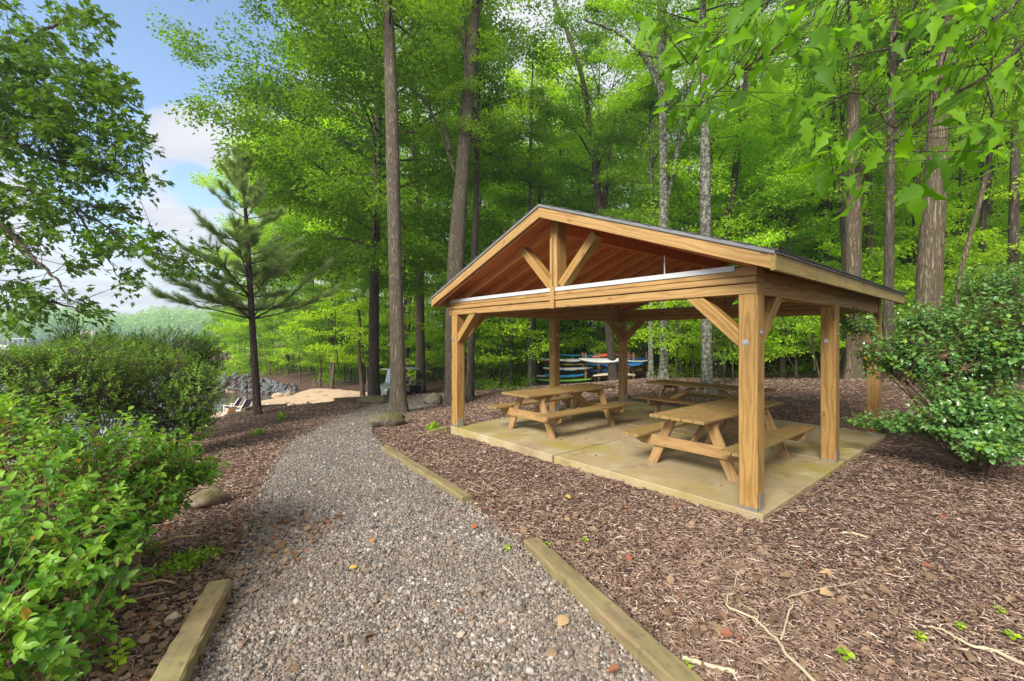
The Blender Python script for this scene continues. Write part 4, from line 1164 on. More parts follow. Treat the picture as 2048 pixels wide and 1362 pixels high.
# undergrowth of the wood floor and the woods behind everything
def clumps(name, mat, n, Df, lab, seed, h, leaf, nl, reg):
    rng = np.random.default_rng(seed); mb = MB(); P = []
    while len(P) < n:
        D = math.sqrt(rng.uniform(Df[0] ** 2, Df[1] ** 2)); px = rng.uniform(*Df[2:]); x = (px - 1024) / F * D
        if not reg(px, D, x): continue
        P.append((x, D))
    P = np.array(P); zz = ground(P[:, 0], P[:, 1])
    hh = rng.uniform(h[0], h[1], n)
    Q = np.repeat(np.c_[P, zz], nl, 0); H_ = np.repeat(hh, nl)
    off = rdir(rng, len(Q)) * rng.uniform(.3, 1, (len(Q), 1)) ** .5
    off[:, 2] = np.abs(off[:, 2])
    p = Q + off * (H_ * np.array([[.8], [.8], [1.0]])).T
    leaves(mb, p, off * [1, 1, .3] + rng.normal(0, .4, p.shape), Z + off * .6 + rng.normal(0, .4, p.shape), leaf * rng.uniform(.6, 1.3, len(p)), 'quad', 0)
    o = mb.build(name, M[mat]); tag(o, lab, kind='stuff')
def reg_floor(px, D, x):
    a, b = local(np.array([x, D]))
    if a > -3 and a < LW + 2.5 and b > -3 and b < LD + 6.5: return False
    if px < 660 and D > 38.5 and D < 56: return True
    if px < 900: return D > 30.5 and D > 34 - (px - 640) * .01 and px > 640 or (px < 650 and D > 40)
    if 900 <= px < 1060: return D > 17.5 + (px < 960) * 6
    if px < 1310: return D > 28.5
    return D > 19.5
clumps('undergrowth', 'leaf_deep', 2200, (17, 60, 430, 2300), 'low shrubs and ferns of the wood floor', 61, (.25, .9), .13, 46, reg_floor)
clumps('bank_undergrowth', 'leaf_oak', 330, (36.5, 47, 440, 800), 'low leafy shrubs on the bank behind the beach', 66, (.4, 1.3), .15, 60, lambda px, D, x: D > 39.5 or px > 640)
clumps('ground_cover', 'leaf_bright', 1700, (19, 46, 900, 2300), 'bright low seedlings of the wood floor', 62, (.2, .9), .10, 34, lambda px, D, x: reg_floor(px, D, x) and D > 21)
rng = np.random.default_rng(63); mb = MB()
n = 52000
D = rng.uniform(62, 92, n); px = rng.uniform(455, 2500, n); x = (px - 1024) / F * D; zg = ground(x, D)
hgt = rng.beta(1.1, 1.3, n) * (24 + 6 * np.sin(px / 90)); cl = np.sin(x * .55 + D) * np.sin(hgt * .5 + x * .2) 
k = (cl > -.55) & (hgt < 27)
p = np.stack([x, D, zg + hgt], -1)[k]
leaves(mb, p, rdir(rng, len(p)), rdir(rng, len(p)) + Z, rng.uniform(.35, .8, len(p)), 'quad', 0)
o = mb.build('distant_woods', M['leaf_far']); tag(o, 'far green woods closing the view between the trunks', kind='stuff')

# far shore woods across the lake
mb = MB(); rng = np.random.default_rng(64)
n = 520; px = rng.uniform(-260, 520, n); D = rng.uniform(345, 470, n)
x = (px - 1024) / F * D; zg = LAKE + 2 + np.clip((D - 350) / 120, 0, 1) * 9
hh = rng.uniform(16, 27, n) * (1 - .25 * ((px > 215) & (px < 290)))
nl = 110
Q = np.repeat(np.stack([x, D, zg + hh * .5], -1), nl, 0); off = rdir(rng, n * nl)
p = Q + off * np.repeat(np.stack([hh * .36, hh * .36, hh * .55], -1), nl, 0) * rng.uniform(.8, 1.05, (n * nl, 1))
leaves(mb, p, rdir(rng, n * nl), off + rng.normal(0, .3, off.shape), rng.uniform(1.6, 3.0, n * nl), 'quad', 0)
o = mb.build('far_shore_woods', M['leaf_far']); tag(o, 'hazy woods on the far shore of the lake', kind='stuff')

# ------------------------------------------------------------------ maple reaching in from the left
rng = np.random.default_rng(201)
ML = [(40, 90, 60, 50), (20, 170, 60, 60), (110, 160, 80, 60), (185, 165, 55, 40), (235, 200, 38, 36), (60, 260, 80, 60), (160, 255, 80, 45), (240, 265, 42, 32), (275, 300, 30, 20), (110, 335, 95, 36), (205, 335, 66, 28), (285, 365, 32, 15), (40, 400, 55, 26), (130, 415, 80, 24), (225, 420, 52, 20), (60, 465, 55, 24), (180, 475, 64, 20), (265, 480, 52, 24), (335, 508, 48, 24), (390, 538, 30, 20), (243, 558, 22, 26), (150, 520, 42, 18), (30, 520, 36, 20), (40, 582, 46, 20), (110, 600, 52, 20), (30, 630, 46, 22), (168, 624, 32, 16), (140, 30, 42, 24), (185, 45, 26, 30), (155, 84, 30, 12), (12, 22, 26, 18), (-60, 200, 60, 120), (-60, 420, 60, 120)]
x0, y0 = (-330 - 1024) / F * 9.0, 9.0
root = empty('maple_tree', (x0, y0, gz(x0, y0))); tag(root, 'maple with lobed leaves reaching over the lake from beyond the left edge', 'tree')
RO = np.array([x0, y0, gz(x0, y0)])
trunk_mesh(np.array([RO, RO + [.1, 0, 3], RO + [.05, .1, 7], RO + [.2, .1, 12]]), np.array([.24, .21, .17, .06]), 501, .8).build('trunk', M['bark_dark'], root, RO)
lf = MB(); wd = MB(); SP = []; SD = []
brs = [[(-330, 330), (-120, 210), (0, 130), (80, 165), (150, 240), (250, 285)], [(-330, 420), (-100, 390), (0, 372), (60, 378), (150, 415), (260, 480), (400, 545)], [(-330, 470), (-100, 460), (0, 442), (60, 510), (115, 560), (140, 610)],
       [(-330, 250), (-60, 120), (40, 90), (140, 30), (190, 40)], [(-330, 360), (-100, 300), (0, 270), (100, 320), (200, 335), (290, 365)], [(-330, 480), (-100, 540), (20, 580), (100, 600), (170, 625)], [(0, 130), (90, 150), (180, 165), (240, 200)], [(150, 415), (200, 500), (243, 560)]]
BP_ = []
for bi, b in enumerate(brs):
    D = 9.0 + rng.normal(0, .4)
    Pb = np.array([at(px, py, 9.0 + (D - 9) * min(1, i / 2) - .3 * i * (bi % 3 - 1)) for i, (px, py) in enumerate(b)])
    u = np.linspace(0, len(b) - 1, len(b) * 5); Pb = np.stack([np.interp(u, np.arange(len(b)), Pb[:, k]) for k in range(3)], -1)
    for _ in range(2): Pb[1:-1] = (Pb[:-2] + 2 * Pb[1:-1] + Pb[2:]) / 4
    Pb += rng.normal(0, .012, Pb.shape)
    tube(wd, Pb, np.linspace(.075, .008, len(Pb)) if bi < 6 else np.linspace(.025, .006, len(Pb)), 7); BP_.append(Pb)
BPA = np.concatenate(BP_)
A = []; B = []
for px, py, rx, ry in ML:
    n = max(4, int(rx * ry * PI / 300))
    for _ in range(n):
        a = rng.uniform(0, 6.28); r = math.sqrt(rng.uniform(0, 1))
        D = rng.uniform(7.8, 10.4)
        p = at(px + math.cos(a) * r * rx, py + math.sin(a) * r * ry, D)
        j = np.argmin(((BPA - p) ** 2 * [1, .5, 1]).sum(1)); q = BPA[j]
        d = nrm(p - q + rng.normal(0, .1, 3))
        SP.append(p); SD.append(nrm(d + np.array([.3, 0, -.1]))); 
        if np.linalg.norm(p - q) < 1.6: A.append(q); B.append(p)
tubes_fast(wd, A, B, .008, .003, 4)
spray(lf, rng, np.array(SP), np.array(SD), 20, .30, .24, .118, 'maple', 0, .3, .3, wid=1.15)
wd.build('branches', M['bark_dark'], root, RO); lf.build('crown', M['leaf_maple'], root, RO)
put_mesh('high_limbs', CROWN['mid'][1][0], root, (0, 0, 7.2), 1.0, (.9, .9, .8)); put_mesh('high_crown', CROWN['mid'][1][1], root, (0, 0, 7.2), 1.0, (.9, .9, .8))

# ------------------------------------------------------------------ pine
rng = np.random.default_rng(202)
D = 14.0; PTS = [(515, 829), (509, 720), (503, 620), (498, 540), (493, 440), (487, 372), (478, 322)]
P = np.array([at(a, b, D) for a, b in PTS]); RO = P[0].copy(); RO[2] = gz(P[0][0], D); P[0] = RO
root = empty('pine_tree', RO); tag(root, 'slim dark pine with soft grey green needles at the edge of the beach', 'tree')
trunk_mesh(P, np.array([15, 13, 12, 10.5, 7, 4.5, 2]) / 2 / F * D, 77, .35).build('trunk', M['bark_pine'], root, RO)
wd = MB(); tufts = []; td = []
def pbranch(p, d, L, curve, nt, r0):
    n = 7; s = np.linspace(0, 1, n)[:, None]
    q = p + d * L * s + Z * curve * L * s ** 2 + np.cumsum(rng.normal(0, .02 * L, (n, 3)), 0) * s
    tube(wd, q, np.linspace(r0, .005, n), 5)
    for k in range(nt):
        u = rng.uniform(.28, 1) ** .8; i = min(int(u * (n - 1)), n - 2); f = u * (n - 1) - i
        c = q[i] * (1 - f) + q[i + 1] * f; dv = nrm(q[i + 1] - q[i])
        sd = nrm(np.cross(dv, Z)) * rng.choice([-1, 1])
        e = nrm(dv * .8 + sd * rng.uniform(.2, 1) + Z * rng.normal(.15, .2)); l2 = L * rng.uniform(.05, .24) * (1.2 - .5 * u)
        tubes_fast(wd, [c], [c + e * l2], .006, .003, 4)
        for w in (.5, 1.0):
            tufts.append(c + e * l2 * w); td.append(nrm(e + Z * .25))
    tufts.append(q[-1]); td.append(nrm(q[-1] - q[-2] + Z * .2))
zt = P[-1][2]
for i in range(15):
    f = (i + rng.uniform(-.2, .2)) / 15; f = max(f, 0)
    z = zt - .12 - f * (zt - at(500, 655, D)[2])
    ax = np.array([np.interp(z, P[:, 2], P[:, 0]), np.interp(z, P[:, 2], P[:, 1]), z])
    L = .34 + 2.35 * f ** .9
    for k in range(4 if f < .5 else 6):
        az = i * 1.1 + k * 2 * PI / (5 if f < .5 else 6) + rng.normal(0, .25)
        if f > .12 and rng.uniform() < .22: continue
        el = 1.05 - .95 * f ** .75 + rng.normal(0, .17)
        d = np.array([math.cos(az) * math.cos(el), math.sin(az) * math.cos(el), math.sin(el)])
        pbranch(ax, d, L * rng.uniform(.38, 1.15), .14 + rng.normal(0, .08), int(10 + 26 * f), .012 + .02 * f)
for k in range(12): tufts.append(P[-1] - (P[-1] - P[-2]) * rng.uniform(0, .9)); td.append(nrm(Z + rng.normal(0, .25, 3)))
tufts = np.array(tufts); td = np.array(td); nn = 60
c = np.repeat(tufts, nn, 0); dv = nrm(np.repeat(td, nn, 0) + rng.normal(0, .42, (len(c), 3))); c = c + np.repeat(td, nn, 0) * rng.uniform(-.12, .06, (len(c), 1))
ln = rng.uniform(.13, .25, (len(c), 1)); sd = nrm(np.cross(dv, rdir(rng, len(c)))) * .0026
V = np.stack([c - sd, c + sd, c + dv * ln - Z * .02], 1).reshape(-1, 3)
mb = MB(); mb.add_arr(V, np.arange(len(V)).reshape(-1, 3)); 
wd.build('branches', M['bark_pine'], root, RO); mb.build('needles', M['needle'], root, RO)

# ------------------------------------------------------------------ shrubs
def bush(name, label, cat, ells, ntw, twl, nl, kind, size, mats, young=.25, seed=1, rootpx=None, up=.45, stem='stem', sr=.012, nodes=26, shell=.55, group=None, wid=1.0, droop=.15):
    rng = np.random.default_rng(seed)
    C = np.array([at(e[0], e[1], e[2]) for e in ells]); Rr = np.array([e[3:6] for e in ells])
    vol = Rr.prod(1) ** .72; vol = vol / vol.sum()
    base = C[0].copy() if rootpx is None else at(rootpx[0], 0, rootpx[1]); base[2] = gz(base[0], base[1])
    root = empty(name, base); tag(root, label, cat, group)
    def samp(n, lo):
        k = rng.choice(len(ells), n, p=vol); d = rdir(rng, n); r = rng.uniform(lo ** 3, 1, (n, 1)) ** (1 / 3)
        return C[k] + d * Rr[k] * r, k, d
    T, k, d = samp(ntw, shell)
    g = ground(T[:, 0], T[:, 1]); ok = T[:, 2] > g + .03; T, k, d = T[ok], k[ok], d[ok]
    out = nrm(nrm(T - (base + [0, 0, .3])) * .6 + d * .7 + Z * up + rng.normal(0, .25, T.shape))
    N, _, _ = samp(nodes, 0); N = N * .8 + base * .2 if True else N
    wd = MB()
    for q in N:
        h = max(.1, np.linalg.norm(q - base)); s = np.linspace(0, 1, 6)[:, None]
        b0 = base + rng.normal(0, .08, 3) * [1, 1, 0]; b0[2] -= .05
        pts = b0 + (q - b0) * s + Z * .18 * h * (s - s ** 2) + np.cumsum(rng.normal(0, .02 * h, (6, 3)), 0) * s
        tube(wd, pts, np.linspace(sr * 1.6, sr * .5, 6), 6)
    A = T - out * twl
    j = np.argmin(((A[:, None] - N[None]) ** 2).sum(-1), 1)
    mid = A * .5 + N[j] * .5 - Z * .02 + rng.normal(0, .03, A.shape)
    tubes_fast(wd, N[j], mid, sr * .45, sr * .35, 4); tubes_fast(wd, mid, A, sr * .35, sr * .26, 4); tubes_fast(wd, A, T, sr * .26, sr * .12, 4)
    wd.build('stems', M[stem], root, base)
    # alternate leaves
    m = len(T); P = np.repeat(T, nl, 0); O = np.repeat(out, nl, 0); i = np.tile(np.arange(nl), m)
    t = 1 - i / nl; P = P - O * (twl * (1 - t))[:, None]
    ang = i * 2.4 + np.repeat(rng.uniform(0, 6, m), nl)
    s1 = nrm(np.cross(O, Z + .01)); s2 = np.cross(s1, O)
    lat = np.cos(ang)[:, None] * s1 + np.sin(ang)[:, None] * s2
    dd_ = O * (.35 + .5 * t[:, None]) + lat * .9 - Z * droop + rng.normal(0, .18, P.shape)
    nv = O * .5 + Z * .9 + rng.normal(0, .3, P.shape)
    sz = size * rng.uniform(.42, 1.25, len(P)) * (1 - .3 * (i == 0))
    yt = np.repeat(rng.uniform(0, 1, m) < young * (1 + 1.2 * (out[:, 2] > .45)), nl) 
    lf = MB()
    leaves(lf, P[~yt], dd_[~yt], nv[~yt], sz[~yt], kind, 0, True, wid)
    if yt.any(): leaves(lf, P[yt], dd_[yt], nv[yt], sz[yt], kind, 1, True, wid)
    lf.build('foliage', [M[x] for x in mats], root, base)
    return root
bush('broad_leaved_shrub', 'big glossy broad leaved bush with lime green tips, closest at the left of the path', 'shrub',
     [(90, 985, 3.0, .85, .8, .56), (225, 925, 3.3, .48, .5, .42), (330, 925, 3.8, .40, .4, .22), (400, 935, 3.9, .28, .3, .12), (50, 1150, 2.4, .62, .6, .48), (50, 1290, 2.1, .36, .4, .30), (200, 1060, 2.9, .34, .4, .22), (10, 830, 3.4, .5, .5, .24), (335, 1000, 3.6, .22, .3, .12)],
     1250, .17, 9, 'oval', .062, ['leaf_camellia', 'leaf_young'], .28, 211, (120, 3.2), stem='stem', sr=.012, nodes=40, shell=.40, wid=.66)
# low branches that show under the bush
o_ = bpy.data.objects['broad_leaved_shrub']; mb = MB(); b_ = np.array(o_.location)
for pts in ([(120, 1180, 3.0), (215, 1165, 2.9), (270, 1172, 2.85), (325, 1160, 2.85), (350, 1166, 2.8)], [(110, 1230, 2.9), (240, 1205, 2.8), (330, 1185, 2.8)], [(90, 1100, 3.0), (200, 1090, 2.9), (235, 1130, 2.85), (262, 1172, 2.84)], [(180, 1060, 3.1), (290, 1105, 3.1), (350, 1075, 3.1), (400, 1070, 3.2)]):
    Pq = np.array([at(*p) for p in pts]); tube(mb, Pq, np.linspace(.016, .006, len(Pq)), 7)
mb.build('low_branch', M['stem'], o_, b_)
bush('azalea', 'dense dark small leaved azalea between the broad leaved bush and the lake', 'shrub',
     [(110, 780, 6.6, 1.0, .9, .80), (20, 765, 6.2, .8, .8, .66), (190, 745, 7.0, .7, .8, .68)], 2700, .12, 9, 'oval_long', .046, ['leaf_azalea', 'leaf_azalea'], .0, 212, None, sr=.009, nodes=34, shell=.5, stem='twig')
bush('azalea', 'dark small leaved azalea on the path side, reaching down to the mulch', 'shrub',
     [(330, 780, 8.0, .90, .9, .82), (392, 790, 7.9, .46, .6, .60), (270, 745, 8.2, .85, .8, .72), (398, 850, 7.8, .32, .4, .30)], 2800, .12, 9, 'oval_long', .046, ['leaf_azalea', 'leaf_azalea'], .0, 213, None, sr=.009, nodes=34, shell=.5, stem='twig')
bush('azalea', 'tall loose azalea behind, with shoots standing up against the far hills', 'shrub',
     [(210, 712, 9.5, 1.3, .9, .62), (330, 700, 10, 1.0, .8, .58), (140, 664, 9.2, .40, .3, .42), (215, 668, 9.2, .22, .25, .14), (290, 690, 9.6, .45, .4, .2), (60, 715, 9.0, .8, .7, .35), (412, 712, 10.5, .5, .5, .62)], 2900, .13, 9, 'oval_long', .052, ['leaf_azalea', 'leaf_azalea'], .0, 214, None, sr=.010, nodes=40, shell=.45, stem='twig')
bush('glossy_shrub', 'loose glossy evergreen bush covering the far right corner of the slab', 'shrub',
     [(1900, 700, 6.0, .85, .7, .5), (1785, 700, 6.4, .5, .5, .42), (1705, 640, 6.6, .30, .3, .22), (2015, 660, 5.5, .65, .6, .62), (1950, 800, 5.6, .75, .6, .40), (1800, 840, 6.2, .5, .4, .18), (2035, 850, 5.2, .45, .4, .42), (1725, 838, 6.6, .28, .3, .10), (2000, 560, 5.8, .5, .5, .35), (1860, 630, 6.2, .5, .4, .28), (1985, 890, 5.1, .40, .3, .24), (1900, 850, 5.6, .45, .4, .22)],
     1900, .26, 10, 'oval', .060, ['leaf_glossy', 'leaf_young'], .035, 215, (1960, 6.0), stem='stem', sr=.010, nodes=60, shell=.3, wid=.9, up=.35)
bush('dwarf_shrub', 'small feathery shrub beside the slab corner', 'shrub', [(866, 857, 8.9, .16, .16, .15), (880, 862, 8.9, .12, .1, .08)], 260, .07, 8, 'oval_long', .03, ['leaf_azalea', 'leaf_bright'], .3, 216, None, sr=.004, nodes=12, stem='twig', up=.9)
for i, (px, py, h, lab) in enumerate(((562, 842, .14, 'tuft of upright green sprouts in the mulch below the pine'), (515, 870, .07, 'low yellowish weed at the far left gravel edge'))):
    q = hit(px, py); D = q[1]
    bush('weed', lab, 'plant', [(px, HZ + (CAMZ - q[2] - h) / D * F, D, .13, .13, h)], 60, .06, 6, 'oval_long', .05, ['leaf_bright', 'leaf_young'], .3, 220 + i, None, sr=.003, nodes=6, stem='twig', up=1.2)
q = hit(385, 1140)
bush('weed', 'light green leafy weed sprawling at the head of the left timber', 'plant', [(370, 1125, q[1], .17, .2, .09), (330, 1150, q[1] - .1, .14, .16, .08), (410, 1110, q[1] + .15, .12, .15, .06), (300, 1090, q[1] + .1, .12, .1, .06)], 200, .08, 7, 'oval_long', .04, ['leaf_bright', 'leaf_young'], .5, 225, None, sr=.003, nodes=14, stem='twig', up=.7)

# ------------------------------------------------------------------ oak boughs overhead at the right
rng = np.random.default_rng(231)
x0, y0 = 5.2, 2.6
RO = np.array([x0, y0, gz(x0, y0)]); root = empty('oak_tree', RO); tag(root, 'oak whose big lobed leaves hang over the right of the picture', 'tree')
trunk_mesh(np.array([RO, RO + [0, .1, 3], RO + [-.1, .1, 6], RO + [0, .2, 11]]), np.array([.22, .2, .17, .06]), 601, .8).build('trunk', M['bark'], root, RO)
wd = MB(); lf = MB()
brs = [[(2500, -420, 3.4), (2200, -150, 3.0), (2060, -20, 2.7), (1980, 52, 2.6), (1913, 124, 2.6), (1846, 157, 2.6), (1815, 235, 2.6)], [(2500, -420, 3.4), (2250, -60, 2.9), (2048, 86, 2.6), (1970, 157, 2.5), (1875, 205, 2.5), (1803, 272, 2.4), (1741, 324, 2.4), (1670, 380, 2.4)],
       [(2060, -20, 2.7), (1900, -60, 2.7), (1700, -20, 2.6), (1600, 60, 2.5), (1500, 130, 2.4), (1400, 210, 2.4)], [(1700, -20, 2.6), (1550, -10, 2.5), (1450, 60, 2.4), (1380, 130, 2.4)], [(1803, 272, 2.4), (1720, 180, 2.5), (1660, 200, 2.5), (1630, 260, 2.5)], [(1970, 157, 2.5), (1990, 230, 2.4), (1950, 300, 2.4), (1870, 330, 2.5)], [(1875, 205, 2.5), (1850, 300, 2.5), (1835, 385, 2.5)]]
BPA = []
for i, b in enumerate(brs):
    Pb = np.array([at(*p) for p in b]); u = np.linspace(0, len(b) - 1, len(b) * 5); Pb = np.stack([np.interp(u, np.arange(len(b)), Pb[:, k]) for k in range(3)], -1)
    for _ in range(2): Pb[1:-1] = (Pb[:-2] + 2 * Pb[1:-1] + Pb[2:]) / 4
    tube(wd, Pb + rng.normal(0, .002, Pb.shape), np.linspace(.012 if i < 2 else .006, .002, len(Pb)), 6); BPA.append(Pb)
tube(wd, [RO + [0, .1, 5], RO + [.1, .3, 6], at(2500, -420, 3.4)], [.08, .05, .02], 8)
BPA = np.concatenate(BPA)
OE_ = [(1400, 120, 90, 60, 11), (1375, 215, 55, 40, 7), (1470, 80, 90, 55, 11), (1465, 195, 55, 50, 7), (1560, 50, 90, 45, 11), (1570, 140, 80, 50, 8), (1640, 100, 80, 50, 9), (1605, 235, 65, 35, 5), (1700, 45, 80, 45, 10), (1690, 290, 55, 36, 6), (1655, 355, 45, 36, 6), (1715, 395, 36, 26, 4), (1760, 290, 55, 36, 6), (1800, 170, 80, 50, 8), (1840, 80, 80, 55, 10), (1900, 30, 90, 45, 12), (1900, 190, 80, 60, 9), (1960, 120, 80, 60, 10), (2000, 50, 60, 55, 10), (2025, 190, 55, 55, 8), (1960, 280, 55, 35, 6), (1850, 330, 45, 26, 4), (1832, 392, 24, 16, 2), (1990, 335, 26, 22, 2), (1330, 60, 30, 40, 3), (2060, 300, 40, 40, 4)]
Pl = []
for px, py, rx, ry, n in OE_:
    for _ in range(int(n * 2.1)):
        a = rng.uniform(0, 6.28); r = math.sqrt(rng.uniform()); Pl.append(at(px + math.cos(a) * r * rx, py + math.sin(a) * r * ry - 18, rng.uniform(2.0, 3.1)))
Pl = np.array(Pl); n = len(Pl)
j = np.argmin(((Pl[:, None] - BPA[None]) ** 2).sum(-1), 1)
tubes_fast(wd, BPA[j], Pl, .0022, .0012, 4)
d = nrm(nrm(Pl - BPA[j]) * .35 + np.array([-.38, -.05, -.55]) + rng.normal(0, .45, (n, 3)))
nv = np.array([[-.1, -.35, .75]]) + rng.normal(0, .55, (n, 3))
for k_ in range(3): leaves(lf, Pl[k_::3], d[k_::3], nv[k_::3], rng.uniform(.085, .165, len(Pl[k_::3])), 'oak%d' % k_, 0, True, 1.0)
wd.build('branches', M['bark_dark'], root, RO); lf.build('crown', M['leaf_over'], root, RO)

# ------------------------------------------------------------------ fallen sticks, single leaves, seedlings
def stick(paths, lab, seed, r):
    rng = np.random.default_rng(seed); mb = MB(); first = None
    for k, pts in enumerate(paths):
        Pq = []
        for px, py, dz in pts: q = hit(px, py); q[2] += dz; Pq.append(q)
        Pq = np.array(Pq); u = np.linspace(0, len(Pq) - 1, len(Pq) * 4); Pq = np.stack([np.interp(u, np.arange(len(Pq)), Pq[:, i]) for i in range(3)], -1)
        Pq += rng.normal(0, .002, Pq.shape)
        if first is None: first = Pq[0].copy()
        tube(mb, Pq, np.linspace(r[k][0], r[k][1], len(Pq)), 8, 0, True, .08, rng)
    o = mb.build('fallen_branch', M['deadwood'], None, first); o.location = first
    return tag(o, lab, 'branch')
stick([[(1640, 1400, .035), (1570, 1320, .035), (1555, 1297, .035), (1510, 1255, .035), (1452, 1227, .04), (1456, 1205, .04), (1465, 1200, .03), (1475, 1158, .03), (1498, 1149, .02)], [(1562, 1302, .04), (1578, 1240, .05), (1586, 1226, .05), (1573, 1212, .05), (1640, 1192, .03), (1668, 1180, .025), (1722, 1176, .02)], [(1515, 1258, .035), (1516, 1248, .045), (1478, 1224, .04)]], 'pale forked dead branch on the mulch at the bottom', 301, ((.010, .003), (.006, .0025), (.005, .002)))
stick([[(2100, 1370, .03), (1995, 1325, .03), (1940, 1307, .03), (1880, 1275, .03), (1835, 1262, .02)]], 'straight dead branch lying in the bottom right corner', 302, ((.012, .004),))
stick([[(1366, 1331, .03), (1405, 1348, .03), (1470, 1362, .03)]], 'thick mossy stick beside the long timber', 303, ((.012, .013),))
stick([[(1685, 1072, .03), (1705, 1077, .03), (1735, 1082, .03)]], 'short pale stick on the mulch in front of the slab', 304, ((.012, .008),))
stick([[(1005, 1145, .03), (1020, 1158, .03), (1040, 1172, .03)]], 'short grey twig on the gravel left of the long timber', 305, ((.006, .004),))
rng = np.random.default_rng(310)
for px, py, m, kind, s, lab in ((1130, 1000, 'yellow_leaf', 'oval', .085, 'yellow fallen leaf on the dark mulch in front of the slab'), (743, 1093, 'orange_leaf', 'maple', .07, 'orange fallen leaf on the gravel path'), (953, 1060, 'red_leaf', 'oval', .07, 'dark red leaf at the gravel edge'), (919, 1032, 'red_leaf', 'oval', .06, 'pinkish red leaf beyond the end of the nearer gap timber'),
                               (1258, 1133, 'red_leaf', 'maple', .085, 'reddish curled leaf on the mulch right of the long timber'), (1135, 1252, 'tan_leaf', 'oval', .10, 'tan curled leaf against the long timber'), (698, 1152, 'yellow_leaf', 'oval', .06, 'small yellow leaf low on the gravel'), (1640, 1207, 'tan_leaf', 'oval', .10, 'tan leaf under the forked dead branch'), (1662, 1163, 'tan_leaf', 'maple', .10, 'curled brown leaf beyond the forked dead branch'), (1690, 900, 'tan_leaf', 'oval', .05, 'small tan leaf on the slab beyond the middle right post')):
    q = hit(px, py); q[2] += .045
    if px == 1690: q = W(-.02, 3.2, .012)
    mb = MB(); leaves(mb, np.array([[0, 0, 0]]), np.array([[math.cos(px), math.sin(px), .1]]), np.array([[.1, -.25, 1]]), s, kind, 0, True, .9)
    o = mb.build('fallen_leaf', M[m]); o.location = q; tag(o, lab, 'leaf')
seed_me = None
for px, py, s in ((1690, 1330, 1.1), (1838, 1290, .9), (2003, 1240, .8), (2022, 1290, 1.0), (1918, 1266, .8), (1012, 1112, 1.0), (1096, 1100, .8), (1170, 1088, .8), (1372, 1352, .8), (240, 1330, 1.5), (232, 1352, 1.3)):
    if seed_me is None:
        rg = np.random.default_rng(5); lf = MB(); a = np.arange(7) * 2.4
        P = np.stack([np.cos(a) * .012, np.sin(a) * .012, .03 + .006 * np.arange(7)], -1)
        leaves(lf, P, np.stack([np.cos(a), np.sin(a), np.full(7, .25)], -1), np.tile(Z, (7, 1)) + rg.normal(0, .2, (7, 3)), rg.uniform(.03, .05, 7), 'oval', 0, True)
        wd = MB(); tube(wd, [(0, 0, -.02), (0, 0, .075)], .0022, 5)
        seed_me = (lf.mesh('leaves', M['leaf_bright']), wd.mesh('stem', M['leaf_bright']))
    q = hit(px, py); q[2] += .01
    s *= .8; r = empty('seedling', q, px * .7); r.scale = (s, s, s); tag(r, 'tiny green seedling sprouting from the ground', 'seedling', 'green seedlings in the mulch and gravel')
    put_mesh('leaves', seed_me[0], r, (0, 0, 0)); put_mesh('stem', seed_me[1], r, (0, 0, 0))

